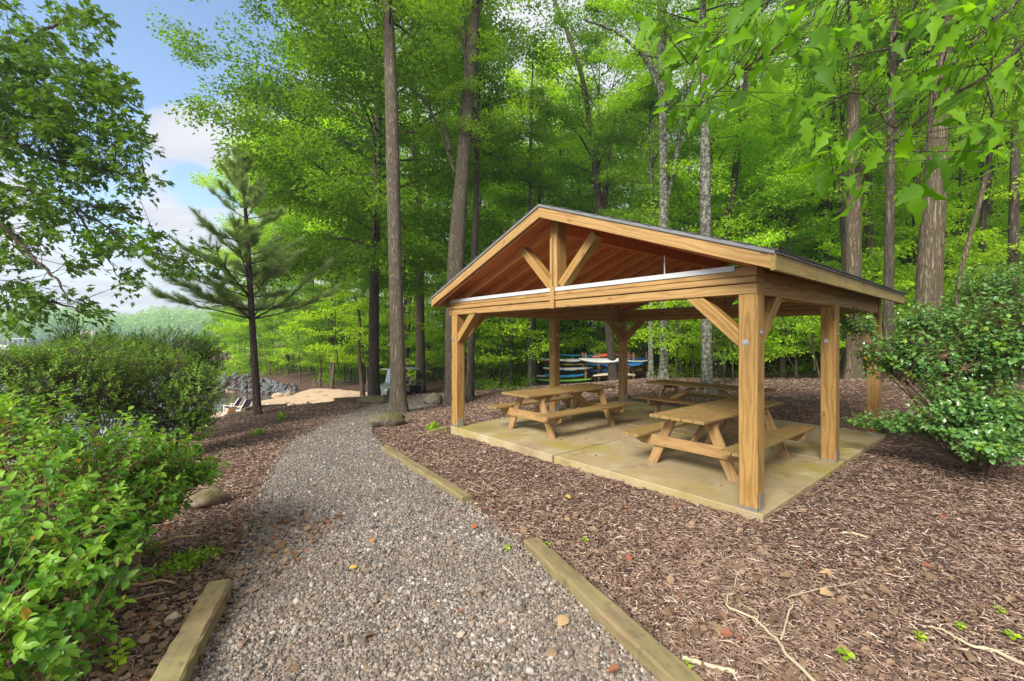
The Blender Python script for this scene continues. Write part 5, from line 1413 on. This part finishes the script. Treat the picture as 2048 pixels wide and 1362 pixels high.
# ------------------------------------------------------------------ kayaks on two timber racks
def pmat(name, col, rough=.35): return flat_mat(name, col, rough, .5, 0, .10, 3)
KC = {'red': (.50, .05, .045), 'coral': (.68, .12, .07), 'white': (.62, .61, .58), 'grey': (.42, .43, .43), 'blue': (.035, .14, .46), 'sky': (.05, .27, .55), 'teal': (.03, .34, .44), 'green': (.03, .42, .09), 'lime': (.30, .50, .05), 'yellow': (.62, .44, .04), 'olive': (.40, .38, .09), 'cream': (.62, .54, .38), 'navy': (.03, .08, .17), 'black': (.015, .015, .017)}
for k, v in KC.items(): M['k_' + k] = pmat(k + '_plastic', v)
def kayak(px0, px1, py, D, hpx, hull, deck, lab, yaw=.12, wid=.62, inv=False, cockpit=True, cover=False, tilt=0.0, mark=False):
    L = (px1 - px0) / F * D / math.cos(yaw); h = hpx / F * D
    root = empty('kayak', at((px0 + px1) / 2, py, D), yaw); root.rotation_euler = (tilt, 0, yaw)
    tag(root, lab, 'kayak')
    n = 17; S = []; 
    for i in range(n):
        t = i / (n - 1); e = max(.03, (1 - abs(2 * t - 1) ** 2.3)) ** .85
        w = wid / 2 * e; d = h * .5 * (.35 + .65 * e); rk = h * .30 * (2 * t - 1) ** 2
        a = np.linspace(0, 2 * PI, 14, endpoint=False)
        y = np.cos(a) * w; z = np.where(np.sin(a) < 0, np.sin(a) * d, np.sin(a) * d * .55) + rk
        S.append(np.stack([np.full(14, (t - .5) * L), y, z * (-1 if inv else 1)], -1))
    S = np.array(S); sg = -1 if inv else 1
    mb = MB(); loft(mb, S if not inv else S[:, ::-1], 0, True)
    # deck colour on the upper skin
    mb.build('hull', M['k_' + hull], root)
    mb = MB(); k0 = np.array([13, 0, 1, 2, 3, 4, 5, 6, 7, 8])[1:9]
    D_ = S[:, k0] * np.array([1, 1.012, 1.0]) + np.array([0, 0, .004 * sg]); loft(mb, D_ if not inv else D_[:, ::-1], 0, True, closed=False)
    dk = mb.build('deck', M['k_' + deck], root)
    if cockpit and not inv:
        mb = MB(); a = np.linspace(0, 2 * PI, 20, endpoint=False); c = np.stack([np.cos(a) * L * .13, np.sin(a) * wid * .27, np.full(20, h * .29)], -1)
        tube(mb, np.vstack([c, c[:2]]), .018, 6, 0, False)
        mb.add(c * [.95, .95, 1] - [0, 0, .01], [list(range(20))])
        mb.build('cockpit', M['k_black'], root)
    if cover:
        mb = MB(); seg = 12; t = np.linspace(-.30, .28, seg); V = []
        for q in t:
            dr = h * (.72 + .10 * math.sin(q * 22)); V += [(q * L, -wid * .46, -h * .05), (q * L, -wid * .40, -h * .45), (q * L, -wid * .22, -dr), (q * L, wid * .25, -dr), (q * L, wid * .46, -h * .1)]
        V = np.array(V).reshape(seg, 5, 3); loft(mb, V, 0, True, closed=False); mb.build('cover', M['k_black'], root)
        for q in (-.12, .18):
            mb = MB(); a = np.linspace(0, 2 * PI, 16); tube(mb, np.stack([np.full(16, q * L), np.cos(a) * wid * .515, np.sin(a) * np.where(np.sin(a) < 0, h * .56, h * .34)], -1), .018, 5, 0, False); mb.build('strap', M['k_black'], root)
    if mark:
        mb = MB(); a = np.linspace(.4, 5.6, 14); yy = -wid * .485
        tube(mb, np.stack([L * .27 + np.cos(a) * .12, np.full(14, yy - .012), h * .02 + np.sin(a) * h * .2], -1), .012, 5, 0, False)
        for i in range(4): tube(mb, [(L * .10 + i * .07, yy - .03, -h * .04), (L * .10 + i * .07 + .045, yy - .03, h * .06)], .010, 5, 0, False)
        mb.build('emblem', M['k_navy'], root)
    return root
kayak(1119, 1168, 711, 26.6, 7, 'teal', 'sky', 'teal kayak at the back of the top rack arm, left part', cockpit=False)
kayak(1150, 1196, 712, 26.9, 7, 'sky', 'teal', 'sky blue kayak behind on the top rack arm')
kayak(1065, 1150, 721, 25.6, 11, 'red', 'grey', 'red hulled kayak with grey deck sticking out at the left end', cockpit=False)
kayak(1090, 1192, 721, 24.6, 10, 'white', 'white', 'white kayak held by black straps, uppermost of the left rack', cover=True, cockpit=False)
kayak(1158, 1255, 721, 24.0, 12, 'grey', 'white', 'long grey white board with a dark emblem reaching past the crooked trunk', yaw=-.05, cockpit=False, mark=True, wid=.6, tilt=.3)
kayak(1184, 1275, 711, 26.2, 11, 'coral', 'coral', 'coral red kayak lying upside down on top of the right rack', inv=True)
kayak(1256, 1299, 717, 25.6, 6, 'blue', 'blue', 'blue kayak at the right end, directly under the coral red one', cockpit=False)
kayak(1246, 1300, 723, 25.2, 8, 'teal', 'white', 'teal and white kayak at the right end', cockpit=False)
kayak(1240, 1284, 729, 24.7, 9, 'sky', 'blue', 'blue and white kayak below the teal one at the right end', cockpit=False, yaw=-.2)
kayak(1170, 1212, 730, 25.6, 8, 'blue', 'sky', 'bright blue kayak in the middle beneath the emblem board')
kayak(1196, 1238, 731, 25.9, 9, 'navy', 'sky', 'dark blue kayak just left of the crooked trunk, second row')
kayak(1112, 1170, 729, 25.8, 6, 'olive', 'yellow', 'olive yellow kayak in the shade under the strapped white one', cockpit=False)
kayak(1086, 1186, 738, 24.6, 10, 'white', 'white', 'white kayak held by black straps, second from the top of the left rack', cover=True, cockpit=False)
kayak(1172, 1220, 742, 25.6, 7, 'blue', 'blue', 'blue kayak low in the middle behind the cream canoe')
kayak(1066, 1110, 752, 24.9, 6, 'white', 'white', 'white kayak tip poking out left above the green one', cockpit=False)
kayak(1088, 1170, 752, 24.5, 9, 'sky', 'sky', 'sky blue kayak lying on the green one')
kayak(1075, 1184, 761, 24.3, 8, 'green', 'lime', 'green and lime kayak, lowest of the left rack')
kayak(1185, 1272, 749, 24.6, 9, 'cream', 'cream', 'cream canoe lying upside down near the ground', inv=True)
kayak(1262, 1284, 740, 25.4, 6, 'yellow', 'yellow', 'small yellow kayak at the right behind the back corner post', cockpit=False)
def rack(pxs, D, lab, rows):
    x = [(p - 1024) / F * D for p in pxs]; zg = gz(x[0], D)
    root = empty('kayak_rack', (x[0], D, zg)); tag(root, lab, 'kayak rack'); RO = np.array([x[0], D, zg])
    for q in x:
        for dy in (-.5, .5):
            mb = MB(); board(mb, (q, D + dy, zg - .3), (q, D + dy, at(0, 705, D)[2]), .09, .09, (0, 1, 0), .004); mb.build('post', M['rackwood'], root, RO, gc=True)
        for r in rows:
            z = at(0, r, D)[2]
            mb = MB(); board(mb, (q + .06, D - .62, z), (q + .06, D + .62, z), .04, .09, Z, .004); mb.build('arm', M['rackwood'], root, RO, gc=True)
    mb = MB(); z = at(0, 766, D)[2]; board(mb, (x[0], D + .5, z), (x[-1], D + .5, z), .04, .09, Z, .004); mb.build('rail', M['rackwood'], root, RO, gc=True)
    return root
rack((1108, 1168), 25.2, 'timber rack holding the left pile of kayaks', (727, 745, 766))
rack((1194, 1262, 1298), 25.6, 'timber rack holding the right pile of kayaks', (718, 735, 755))

# ------------------------------------------------------------------ golf cart and driver
M['cart_black'] = flat_mat('cart_black', (.012, .013, .016), .3, .5); M['cart_grey'] = flat_mat('cart_silver', (.17, .175, .185), .3, .5, .3); M['rubber'] = flat_mat('rubber', (.02, .02, .02), .85, .2)
M['roof_grey'] = flat_mat('cart_roof', (.30, .31, .31), .5); M['seat_tan'] = flat_mat('seat_vinyl', (.40, .36, .28), .5); M['plate'] = flat_mat('front_plate', (.55, .62, .60), .5)
g = NT('windscreen'); gl = g.n('BsdfGlossy', Roughness=.05, Color=(.9, .95, 1, 1)).outputs[0]; tr = g.n('BsdfTransparent', Color=(.75, .8, .8, 1)).outputs[0]
M['screen'] = g.done(g.n('MixShader', i0=.22, i1=tr, i2=gl).outputs[0])
M['tan_frame'] = flat_mat('tan_metal', (.36, .33, .25), .5)
M['skin'] = flat_mat('skin', (.45, .24, .16), .55); M['shirt'] = flat_mat('grey_shirt', (.35, .38, .42), .85); M['hair'] = flat_mat('dark_hair', (.02, .014, .012), .6); M['trousers'] = flat_mat('dark_shorts', (.05, .055, .07), .9)
cD = 26.6; cx = (797 - 1024) / F * cD; cz = gz(cx, cD)
CA = math.radians(180 + 48)
cart = empty('golf_cart', (cx, cD, cz), CA); tag(cart, 'dark golf cart with grey roof and silver nose, parked behind the big trunk', 'golf cart')
def cp(mb, name, m, parent=cart): return mb.build(name, M[m], parent)
# side profile extruded across (x forward)
def extrude(mb, prof, y0, y1, m=0):
    n = len(prof); V = [(x, y0, z) for x, z in prof] + [(x, y1, z) for x, z in prof]
    mb.add(V, [list(range(n)), list(range(n, 2 * n))[::-1]] + [[i, n + i, n + (i + 1) % n, (i + 1) % n] for i in range(n)], m)
mb = MB(); extrude(mb, [(-1.12, .36), (-1.16, .62), (-1.0, .80), (-.45, .82), (-.38, .46), (.55, .34), (.55, .22), (-.50, .22), (-.52, .40), (-.62, .54), (-.78, .58), (-.96, .52), (-1.06, .38)], -.56, .56); bd = cp(mb, 'body', 'cart_black')
mb = MB(); extrude(mb, [(.50, .30), (.52, .98), (.62, 1.0), (.98, .80), (1.14, .62), (1.16, .42), (1.05, .40), (.98, .52), (.82, .56), (.68, .50), (.60, .34)], -.54, .54); nc = cp(mb, 'nose', 'cart_grey')
mb = MB(); board(mb, (1.17, -.50, .36), (1.17, .50, .36), .06, .10, Z, .01); mb.build('bumper', M['cart_black'], cart)
for s in (-1, 1):
    mb = MB(); lathe(mb, (0, 0, 0), [(0, .02), (.055, .018), (.07, 0), (.07, -.03)], 14); h = mb.build('headlight', M['plate'], nc); h.location = (1.10, s * .36, .66); h.rotation_euler = (0, math.radians(60), 0)
mb = MB(); board(mb, (1.215, -.14, .33), (1.215, .16, .33), .012, .20, Z, .003); mb.build('front_plate', M['plate'], nc)
for x in (.82, -.80):
    for s in (-1, 1):
        mb = MB(); c = 0
        prof = [(.14, -.09), (.215, -.09), (.24, -.06), (.245, 0), (.24, .06), (.215, .09), (.14, .09)]
        lathe(mb, (0, 0, 0), prof, 22); ty = mb.build('wheel', M['rubber'], cart); ty.location = (x, s * .47, .245); ty.rotation_euler = (math.radians(90), 0, 0)
        mb = MB(); lathe(mb, (0, 0, 0), [(.142, -.08), (.13, -.05), (.12, .0), (.13, .05), (.142, .08)], 18)
        for k in range(6): a = k * PI / 3; tube(mb, [(0, 0, -s * .05), (math.cos(a) * .14, math.sin(a) * .14, -s * .07)], .018, 5)
        mb.build('rim', M['cart_black'], ty)
mb = MB()
V = []
for i in range(9):
    t = i / 8; x = .80 - 1.95 * t; V.append([(x, -.60, 1.80), (x, -.56, 1.845), (x, 0, 1.885 - .03 * abs(2 * t - 1)), (x, .56, 1.845), (x, .60, 1.80), (x, .54, 1.80), (x, -.54, 1.80)])
loft(mb, V, 0, False); cp(mb, 'roof', 'roof_grey')
for s in (-1, 1):
    mb = MB(); tube(mb, [(.58, s * .52, .96), (.40, s * .52, 1.80)], .018, 8); cp(mb, 'roof_post', 'tan_frame')
    mb = MB(); tube(mb, [(-.78, s * .52, .80), (-.95, s * .52, 1.80)], .018, 8); cp(mb, 'roof_post', 'tan_frame')
mb = MB(); V = [(.60, -.5, .98), (.60, .5, .98), (.42, .5, 1.78), (.42, -.5, 1.78)]; mb.add(V, [[0, 1, 2, 3]]); mb.add(np.array(V) + [.006, 0, .002], [[3, 2, 1, 0]]); cp(mb, 'windscreen', 'screen')
mb = MB(); board(mb, (.61, -.52, .985), (.61, .52, .985), .03, .03, Z); board(mb, (.51, -.52, 1.36), (.51, .52, 1.36), .02, .02, Z); board(mb, (.41, -.54, 1.79), (.41, .54, 1.79), .04, .06, Z); cp(mb, 'screen_frame', 'tan_frame')
mb = MB(); board(mb, (-.25, -.5, .86), (-.25, .5, .86), .5, .12, Z, .03); cp(mb, 'seat', 'seat_tan')
mb = MB(); board(mb, (-.55, -.5, 1.12), (-.62, .5, 1.12) if False else (-.55, .5, 1.12), .10, .42, Z, .03); cp(mb, 'seat_back', 'seat_tan')
mb = MB(); a = np.linspace(0, 2 * PI, 18); tube(mb, np.stack([.26 + np.sin(a) * .08, .24 + np.cos(a) * .17, 1.02 + np.sin(a) * .14], -1), .014, 6, 0, False); tube(mb, [(.50, .24, .80), (.26, .24, 1.02)], .018, 6); cp(mb, 'steering_wheel', 'cart_black')
mb = MB()
for z in (.78, .98, 1.10): tube(mb, [(-.95, -.5, z), (-1.42, -.5, z), (-1.42, .5, z), (-.95, .5, z)], .016, 6)
for y in (-.5, .5): tube(mb, [(-1.42, y, .42), (-1.42, y, 1.10)], .016, 6)
tube(mb, [(-1.1, -.5, .42), (-1.42, -.5, .42), (-1.42, .5, .42), (-1.1, .5, .42)], .016, 6); cp(mb, 'rear_rack', 'tan_frame')

def skin_mesh(name, verts, edges, rad, mat, parent=None, root_i=0, sub=2):
    me = bpy.data.meshes.new(name); me.from_pydata([tuple(v) for v in verts], edges, []); me.materials.append(mat)
    o = bpy.data.objects.new(name, me); COL.objects.link(o); o.parent = parent
    md = o.modifiers.new('skin', 'SKIN'); md.use_smooth_shade = True
    if not me.skin_vertices: me.skin_vertices.new()
    for i, r in enumerate(rad):
        r = r if isinstance(r, tuple) else (r, r); me.skin_vertices[0].data[i].radius = r
        me.skin_vertices[0].data[i].use_root = (i == root_i)
    s = o.modifiers.new('subsurf', 'SUBSURF'); s.levels = sub; s.render_levels = sub
    return o
# seated driver (local x forward), hands on the wheel
per = empty('person', (cx, cD, cz), CA); tag(per, 'dark haired person in a grey shirt sitting at the wheel of the golf cart', 'person')
y = .24
V = [(-.30, y, .98), (-.33, y, 1.14), (-.34, y, 1.30), (-.34, y, 1.44), (-.33, y, 1.52), (-.30, y, 1.60), (-.29, y, 1.70),
     (-.33, y - .18, 1.42), (-.16, y - .22, 1.20), (.08, y - .17, 1.06), (.20, y - .14, 1.07),
     (-.33, y + .18, 1.42), (-.16, y + .22, 1.20), (.08, y + .17, 1.06), (.20, y + .14, 1.07),
     (-.28, y - .10, .96), (.14, y - .12, .97), (.20, y - .12, .52), (.36, y - .12, .46),
     (-.28, y + .10, .96), (.14, y + .12, .97), (.20, y + .12, .52), (.36, y + .12, .46)]
Eg = [(0, 1), (1, 2), (2, 3), (3, 4), (4, 5), (5, 6), (3, 7), (7, 8), (8, 9), (9, 10), (3, 11), (11, 12), (12, 13), (13, 14), (0, 15), (15, 16), (16, 17), (17, 18), (0, 19), (19, 20), (20, 21), (21, 22)]
Rd = [.13, .125, .14, .12, .055, .085, .075, .055, .045, .036, .03, .055, .045, .036, .03, .085, .065, .05, .04, .085, .065, .05, .04]
body = skin_mesh('body', V, Eg, Rd, M['skin'], per)
for s in (-1, 1):
    mb = MB()
    for k in range(4): tube(mb, [(.20, y + s * .14 + (k - 1.5) * .018, 1.075), (.245, y + s * .145 + (k - 1.5) * .019, 1.085), (.262, y + s * .145 + (k - 1.5) * .019, 1.06), (.25, y + s * .145 + (k - 1.5) * .018, 1.04)], [.010, .009, .008, .006], 6)
    tube(mb, [(.20, y + s * .11, 1.07), (.235, y + s * .10, 1.055), (.25, y + s * .105, 1.035)], [.011, .009, .007], 6)
    mb.build('hand', M['skin'], per)
skin_mesh('shirt', [(-.30, y, .97), (-.33, y, 1.14), (-.34, y, 1.30), (-.34, y, 1.42), (-.33, y - .18, 1.42), (-.21, y - .215, 1.25), (-.33, y + .18, 1.42), (-.21, y + .215, 1.25)], [(0, 1), (1, 2), (2, 3), (3, 4), (4, 5), (3, 6), (6, 7)], [.145, .142, .157, .13, .07, .062, .07, .062], M['shirt'], per)
skin_mesh('shorts', [(-.30, y, .97), (-.28, y - .10, .96), (.08, y - .12, .97), (-.28, y + .10, .96), (.08, y + .12, .97)], [(0, 1), (1, 2), (0, 3), (3, 4)], [.135, .10, .085, .10, .085], M['trousers'], per)
mb = MB(); a = np.linspace(0, PI, 8); lathe(mb, (-.315, y, 1.66), [(.098 * math.sin(q), .115 * math.cos(q)) for q in np.linspace(0.02, 1.75, 8)][::-1], 16); mb.build('hair', M['hair'], per)
mb = MB()
tube(mb, [(-.225, y, 1.665), (-.195, y, 1.63), (-.215, y, 1.62)], [.008, .014, .012], 6)
tube(mb, [(-.222, y - .025, 1.585), (-.212, y, 1.583), (-.222, y + .025, 1.585)], [.004, .008, .004], 6)
for s in (-1, 1):
    tube(mb, [(-.224, y + s * .03 - .012, 1.668), (-.216, y + s * .03, 1.668), (-.224, y + s * .03 + .012, 1.668)], [.003, .007, .003], 6)
    tube(mb, [(-.30, y + s * .082, 1.68), (-.305, y + s * .094, 1.66), (-.30, y + s * .084, 1.63)], [.01, .014, .008], 6)
mb.build('face', M['skin'], per)

# ------------------------------------------------------------------ beach chairs
M['purple'] = flat_mat('purple_sling', (.075, .06, .20), .8, .2); M['white_paint'] = flat_mat('white_painted_wood', (.68, .66, .62), .6)
def sling_chair(px, py, D, lab, rz, k=1.0):
    p = atz(px, D, gz((px - 1024) / F * D, D) + .012); root = empty('beach_chair', p, rz); root.scale = (k, k, k); tag(root, lab, 'beach chair')
    mb = MB(); V = []
    for t in np.linspace(0, 1, 6): V.append([(-.15 - .50 * t, -.26, .28 + .72 * t), (-.15 - .50 * t, .26, .28 + .72 * t)])
    V = np.array(V); q = np.concatenate([V, V[:, ::-1] + [.012, 0, .012]], 1); loft(mb, q, 0, False); mb.build('backrest', M['purple'], root)
    mb = MB(); board(mb, (-.16, 0, .27), (.36, 0, .36), .52, .016, Z, .003); mb.build('seat', M['purple'], root)
    for s in (-1, 1):
        mb = MB(); board(mb, (-.10, s * .30, .22), (-.70, s * .30, 1.06), .035, .05, Z, .004); board(mb, (-.16, s * .30, .25), (.40, s * .30, .36), .035, .05, Z, .004); mb.build('frame', M['white_paint'], root)
        mb = MB(); board(mb, (.36, s * .34, .0), (.30, s * .34, .56), .04, .05, (1, 0, 0), .004); mb.build('leg', M['white_paint'], root)
        mb = MB(); board(mb, (-.55, s * .34, .0), (-.15, s * .34, .40), .04, .05, (1, 0, 0), .004); mb.build('leg', M['white_paint'], root)
        mb = MB(); board(mb, (.40, s * .36, .575), (-.40, s * .36, .54), .10, .022, Z, .004); mb.build('armrest', M['white_paint'], root)
    return root
sling_chair(485, 824, 23.4, 'reclined beach chair with purple sling nearer the pine trunk', math.radians(158), .8)
sling_chair(464, 824, 23.9, 'reclined beach chair with purple sling half behind the azalea', math.radians(176), .8)
p = atz(457, 22.4, gz((457 - 1024) / F * 22.4, 22.4) + .012)
ch = empty('beach_chair', p, math.radians(150)); ch.scale = (.8, .8, .8); tag(ch, 'slatted tan beach chair with round topped back next to the purple ones', 'beach chair')
for k in range(6):
    y_ = (k - 2.5) * .09; mb = MB(); hh = .95 - .5 * abs(y_) ** 1.5 * 2; board(mb, (-.18, y_ * .8, .26), (-.18 - .42 * hh, y_, .26 + .72 * hh), .075, .018, (1, 0, .5), .004); mb.build('back_slat', M['rackwood'], ch, gc=True)
mb = MB()
for k in range(5): board(mb, (-.15 + k * .11, -.27, .28 + k * .02), (-.15 + k * .11, .27, .28 + k * .02), .09, .018, Z, .004)
mb.build('seat', M['white_paint'], ch)
for s in (-1, 1):
    mb = MB(); board(mb, (.34, s * .30, 0), (.34, s * .30, .55), .09, .022, (1, 0, 0), .003); mb.build('leg', M['white_paint'], ch)
    mb = MB(); board(mb, (.36, s * .27, .30), (-.65, s * .27, .02), .022, .10, Z, .003); mb.build('leg', M['white_paint'], ch)
    mb = MB(); board(mb, (.42, s * .33, .56), (-.40, s * .33, .56), .13, .02, Z, .004); mb.build('armrest', M['white_paint'], ch)

# ------------------------------------------------------------------ buildings far off
M['siding'] = flat_mat('grey_siding', (.26, .27, .25), .8); M['roof_tan'] = flat_mat('tan_roof', (.34, .26, .20), .9); M['pane'] = flat_mat('dark_glass', (.03, .035, .04), .1, .6); M['white_trim'] = flat_mat('white_trim', (.66, .66, .64), .6); M['dock_wall'] = flat_mat('dock_boards', (.12, .10, .13), .85); M['boat_white'] = flat_mat('boat_white', (.75, .76, .76), .3)
def house(name, P, w, d, h, rh, rz, wall, roof, lab, nwin=3):
    root = empty(name, P, rz); tag(root, lab, 'house')
    mb = MB(); V = [(-w / 2, -d / 2, -.5), (w / 2, -d / 2, -.5), (w / 2, d / 2, -.5), (-w / 2, d / 2, -.5), (-w / 2, -d / 2, h), (w / 2, -d / 2, h), (w / 2, d / 2, h), (-w / 2, d / 2, h), (-w / 2, 0, h + rh), (w / 2, 0, h + rh)]
    mb.add(V, [[0, 1, 5, 4], [2, 3, 7, 6], [1, 2, 6, 9, 5], [3, 0, 4, 8, 7]]); mb.build('wall', M[wall], root)
    mb = MB(); e = .5
    for s in (-1, 1):
        a = np.array([(-w / 2 - e, s * (d / 2 + e), h - e * rh / (d / 2)), (w / 2 + e, s * (d / 2 + e), h - e * rh / (d / 2)), (w / 2 + e, 0, h + rh), (-w / 2 - e, 0, h + rh)]); b = a + [0, 0, .18]
        mb.add(np.vstack([a, b]), [[0, 1, 2, 3], [4, 5, 6, 7], [0, 1, 5, 4], [1, 2, 6, 5], [3, 0, 4, 7]])
    mb.build('roof', M[roof], root)
    for i in range(nwin):
        x = (i + .5) / nwin * w - w / 2
        mb = MB(); board(mb, (x - .55, -d / 2 - .03, h * .55), (x + .55, -d / 2 - .03, h * .55), .05, 1.4, Z, .004); wn = mb.build('window', M['white_trim'], root)
        mb = MB(); board(mb, (x - .46, -d / 2 - .065, h * .55), (x + .46, -d / 2 - .065, h * .55), .02, 1.2, Z, .002); mb.build('pane', M['pane'], wn)
    return root
x, D = (970 - 1024) / F * 58, 58.0
house('house', (x, D, at(0, 700, D)[2]), 9, 7, 3.0, 1.6, .3, 'siding', 'siding', 'grey house glimpsed between trunks beyond the lakeside posts')
D = 338.0; px = 185
house('house', (*atz(px, D, 0)[:2], LAKE + 1.0), 20, 13, 4.5, 4.0, -.3, 'white_trim', 'roof_tan', 'tan roofed house on the far shore', 4)
D = 336.0
root = empty('boat_house', (*atz(48, D, 0)[:2], LAKE + .2)); tag(root, 'flat roofed dark boat house on the far shore', 'boat house')
mb = MB(); board(mb, (-8, 0, 3.4), (8, 0, 3.4), 9, .5, Z, .02); mb.build('roof', M['white_trim'], root)
for i in range(5):
    mb = MB(); board(mb, (-7.6 + i * 3.8, -4, -.8), (-7.6 + i * 3.8, -4, 3.1), .35, .35, (0, 1, 0), .01); mb.build('post', M['white_trim'], root)
mb = MB(); board(mb, (-7.6, 3.6, 1.4), (7.6, 3.6, 1.4), .2, 3.4, Z, .01); mb.build('wall', M['dock_wall'], root)
D = 150.0; root = empty('motor_boat', (*atz(6, D, 0)[:2], LAKE)); tag(root, 'white covered boat moored at the left edge of the lake', 'boat')
S = []
for i in range(11):
    t = i / 10; w = 1.3 * max(.05, 1 - (max(0, t - .35) / .65) ** 2.4); S.append([((t - .4) * 7.5, -w, 1.0 + .3 * t), ((t - .4) * 7.5, -w * .7, -.1), ((t - .4) * 7.5, w * .7, -.1), ((t - .4) * 7.5, w, 1.0 + .3 * t)])
mb = MB(); loft(mb, S, 0, True); mb.build('hull', M['boat_white'], root)
mb = MB(); S = []
for i in range(9):
    t = i / 8; a = np.linspace(0, PI, 9); S.append(np.stack([np.full(9, -2.6 + 5.2 * t), np.cos(a) * 1.22, 1.05 + .2 * t + np.sin(a) * 1.0 * math.sin(.35 + 2.4 * t)], -1))
loft(mb, S, 0, True, closed=False); mb.build('cover', M['boat_white'], root)

# ------------------------------------------------------------------ daylight
SUN_AZ = math.atan2(-.85, -.52)             # direction towards the sun in the xy plane
SUN_EL = math.radians(36)
ld = bpy.data.lights.new('sun', 'SUN'); ld.energy = 3.0; ld.angle = math.radians(24); ld.color = (1, .95, .87)
so = bpy.data.objects.new('sun', ld); COL.objects.link(so)
dv = Vector((math.cos(SUN_AZ) * math.cos(SUN_EL), math.sin(SUN_AZ) * math.cos(SUN_EL), math.sin(SUN_EL)))
so.rotation_euler = dv.to_track_quat('Z', 'Y').to_euler(); so.location = (-20, 6, 25)
wd_ = bpy.data.worlds.new('World'); scene.world = wd_; wd_.use_nodes = True
nt = wd_.node_tree; nt.nodes.clear()
class WN(NT):
    def __init__(s, t): s.t = t
g = WN(nt)
out = nt.nodes.new('ShaderNodeOutputWorld')
sky = nt.nodes.new('ShaderNodeTexSky'); sky.sky_type = 'NISHITA'; sky.sun_disc = False; sky.sun_elevation = SUN_EL; sky.sun_rotation = PI / 2 - SUN_AZ
sky.air_density = 1.0; sky.dust_density = 1.0; sky.ozone_density = 1.0
tc = nt.nodes.new('ShaderNodeTexCoord').outputs['Generated']
sp = g.n('SeparateXYZ', Vector=tc)
zc = g.math('ADD', g.math('MAXIMUM', sp.outputs[2], 0.0), .16)
pv = g.n('CombineXYZ', X=g.math('DIVIDE', sp.outputs[0], zc), Y=g.math('DIVIDE', sp.outputs[1], zc), Z=0.0).outputs[0]
n1 = g.noise(g.mapped(pv, (1, 1, 1)), .95, 9, .58)
n2 = g.noise(pv, .33, 4, .5)
cov = g.math('ADD', g.math('MULTIPLY', n1, .95), g.math('MULTIPLY', n2, .15))
hzn = g.ramp(sp.outputs[2], [(0.0, .12), (.30, .02), (.6, -.02)])
cov = g.math('ADD', cov, hzn)
def puff(px, py, r, k):
    d = nrm(at(px, py, 1.0) - np.array([0, 0, CAMZ]))
    v = g.n('VectorMath', {'operation': 'DISTANCE'}); nt.links.new(tc, v.inputs[0]); v.inputs[1].default_value = tuple(d)
    return g.math('MULTIPLY', g.math('MAXIMUM', g.math('SUBTRACT', 1.0, g.math('DIVIDE', v.outputs['Value'], r)), 0.0), k)
for q_ in ((330, 290, .10, .36), (455, 270, .12, .32), (320, 430, .10, .18), (290, 80, .30, -.22), (385, 365, .06, -.22), (230, 330, .10, -.10), (250, 190, .14, .07), (280, 590, .12, .06), (200, 470, .12, -.08)):
    cov = g.math('ADD', cov, puff(*q_))
cov = g.math('ADD', cov, g.ramp(sp.outputs[0], [(.0, 0.0), (.001, .0)]) if False else g.math('MULTIPLY', g.math('MAXIMUM', g.math('ADD', sp.outputs[0], .52), 0.0), .45))
cl = g.ramp(cov, [(.555, 0.0), (.59, .55), (.65, 1.0)])
n3 = g.noise(pv, 1.7, 8, .6)
ccol = g.mix(g.ramp(n3, [(.35, 0.0), (.65, 1.0)]), (2.45, 2.55, 2.9), (3.6, 3.6, 3.65))
skyc = g.mix(cl, sky.outputs[0], ccol)
bg = nt.nodes.new('ShaderNodeBackground'); bg.inputs[1].default_value = .12
nt.links.new(skyc, bg.inputs[0]); nt.links.new(bg.outputs[0], out.inputs[0])

# ------------------------------------------------------------------ air
g = NT('haze_air'); v = g.n('VolumePrincipled', Density=.0009, Color=(.66, .83, 1.0, 1), Anisotropy=.3).outputs[0]
g.t.links.new(v, g.out.inputs['Volume'])
mb = MB(); x0_, x1_, y0_, y1_, z0_, z1_ = -960, 780, -14, 960, -5.2, 33
mb.add([(x, y, z) for z in (z0_, z1_) for x, y in ((x0_, y0_), (x1_, y0_), (x1_, y1_), (x0_, y1_))], [[3, 2, 1, 0], [4, 5, 6, 7], [0, 1, 5, 4], [1, 2, 6, 5], [2, 3, 7, 6], [3, 0, 4, 7]])
o = mb.build('haze', g.m); tag(o, 'pale summer haze over the lake', kind='stuff')

# ------------------------------------------------------------------ render settings
vs_ = scene.view_settings
vs_.view_transform = 'Standard'; vs_.look = 'None'; vs_.exposure = 1.3; vs_.gamma = 1; vs_.use_curve_mapping = False
cy = scene.cycles
cy.max_bounces = 12; cy.diffuse_bounces = 9; cy.glossy_bounces = 2; cy.transmission_bounces = 9; cy.transparent_max_bounces = 6
cy.sample_clamp_indirect = 6; cy.caustics_reflective = False; cy.caustics_refractive = False
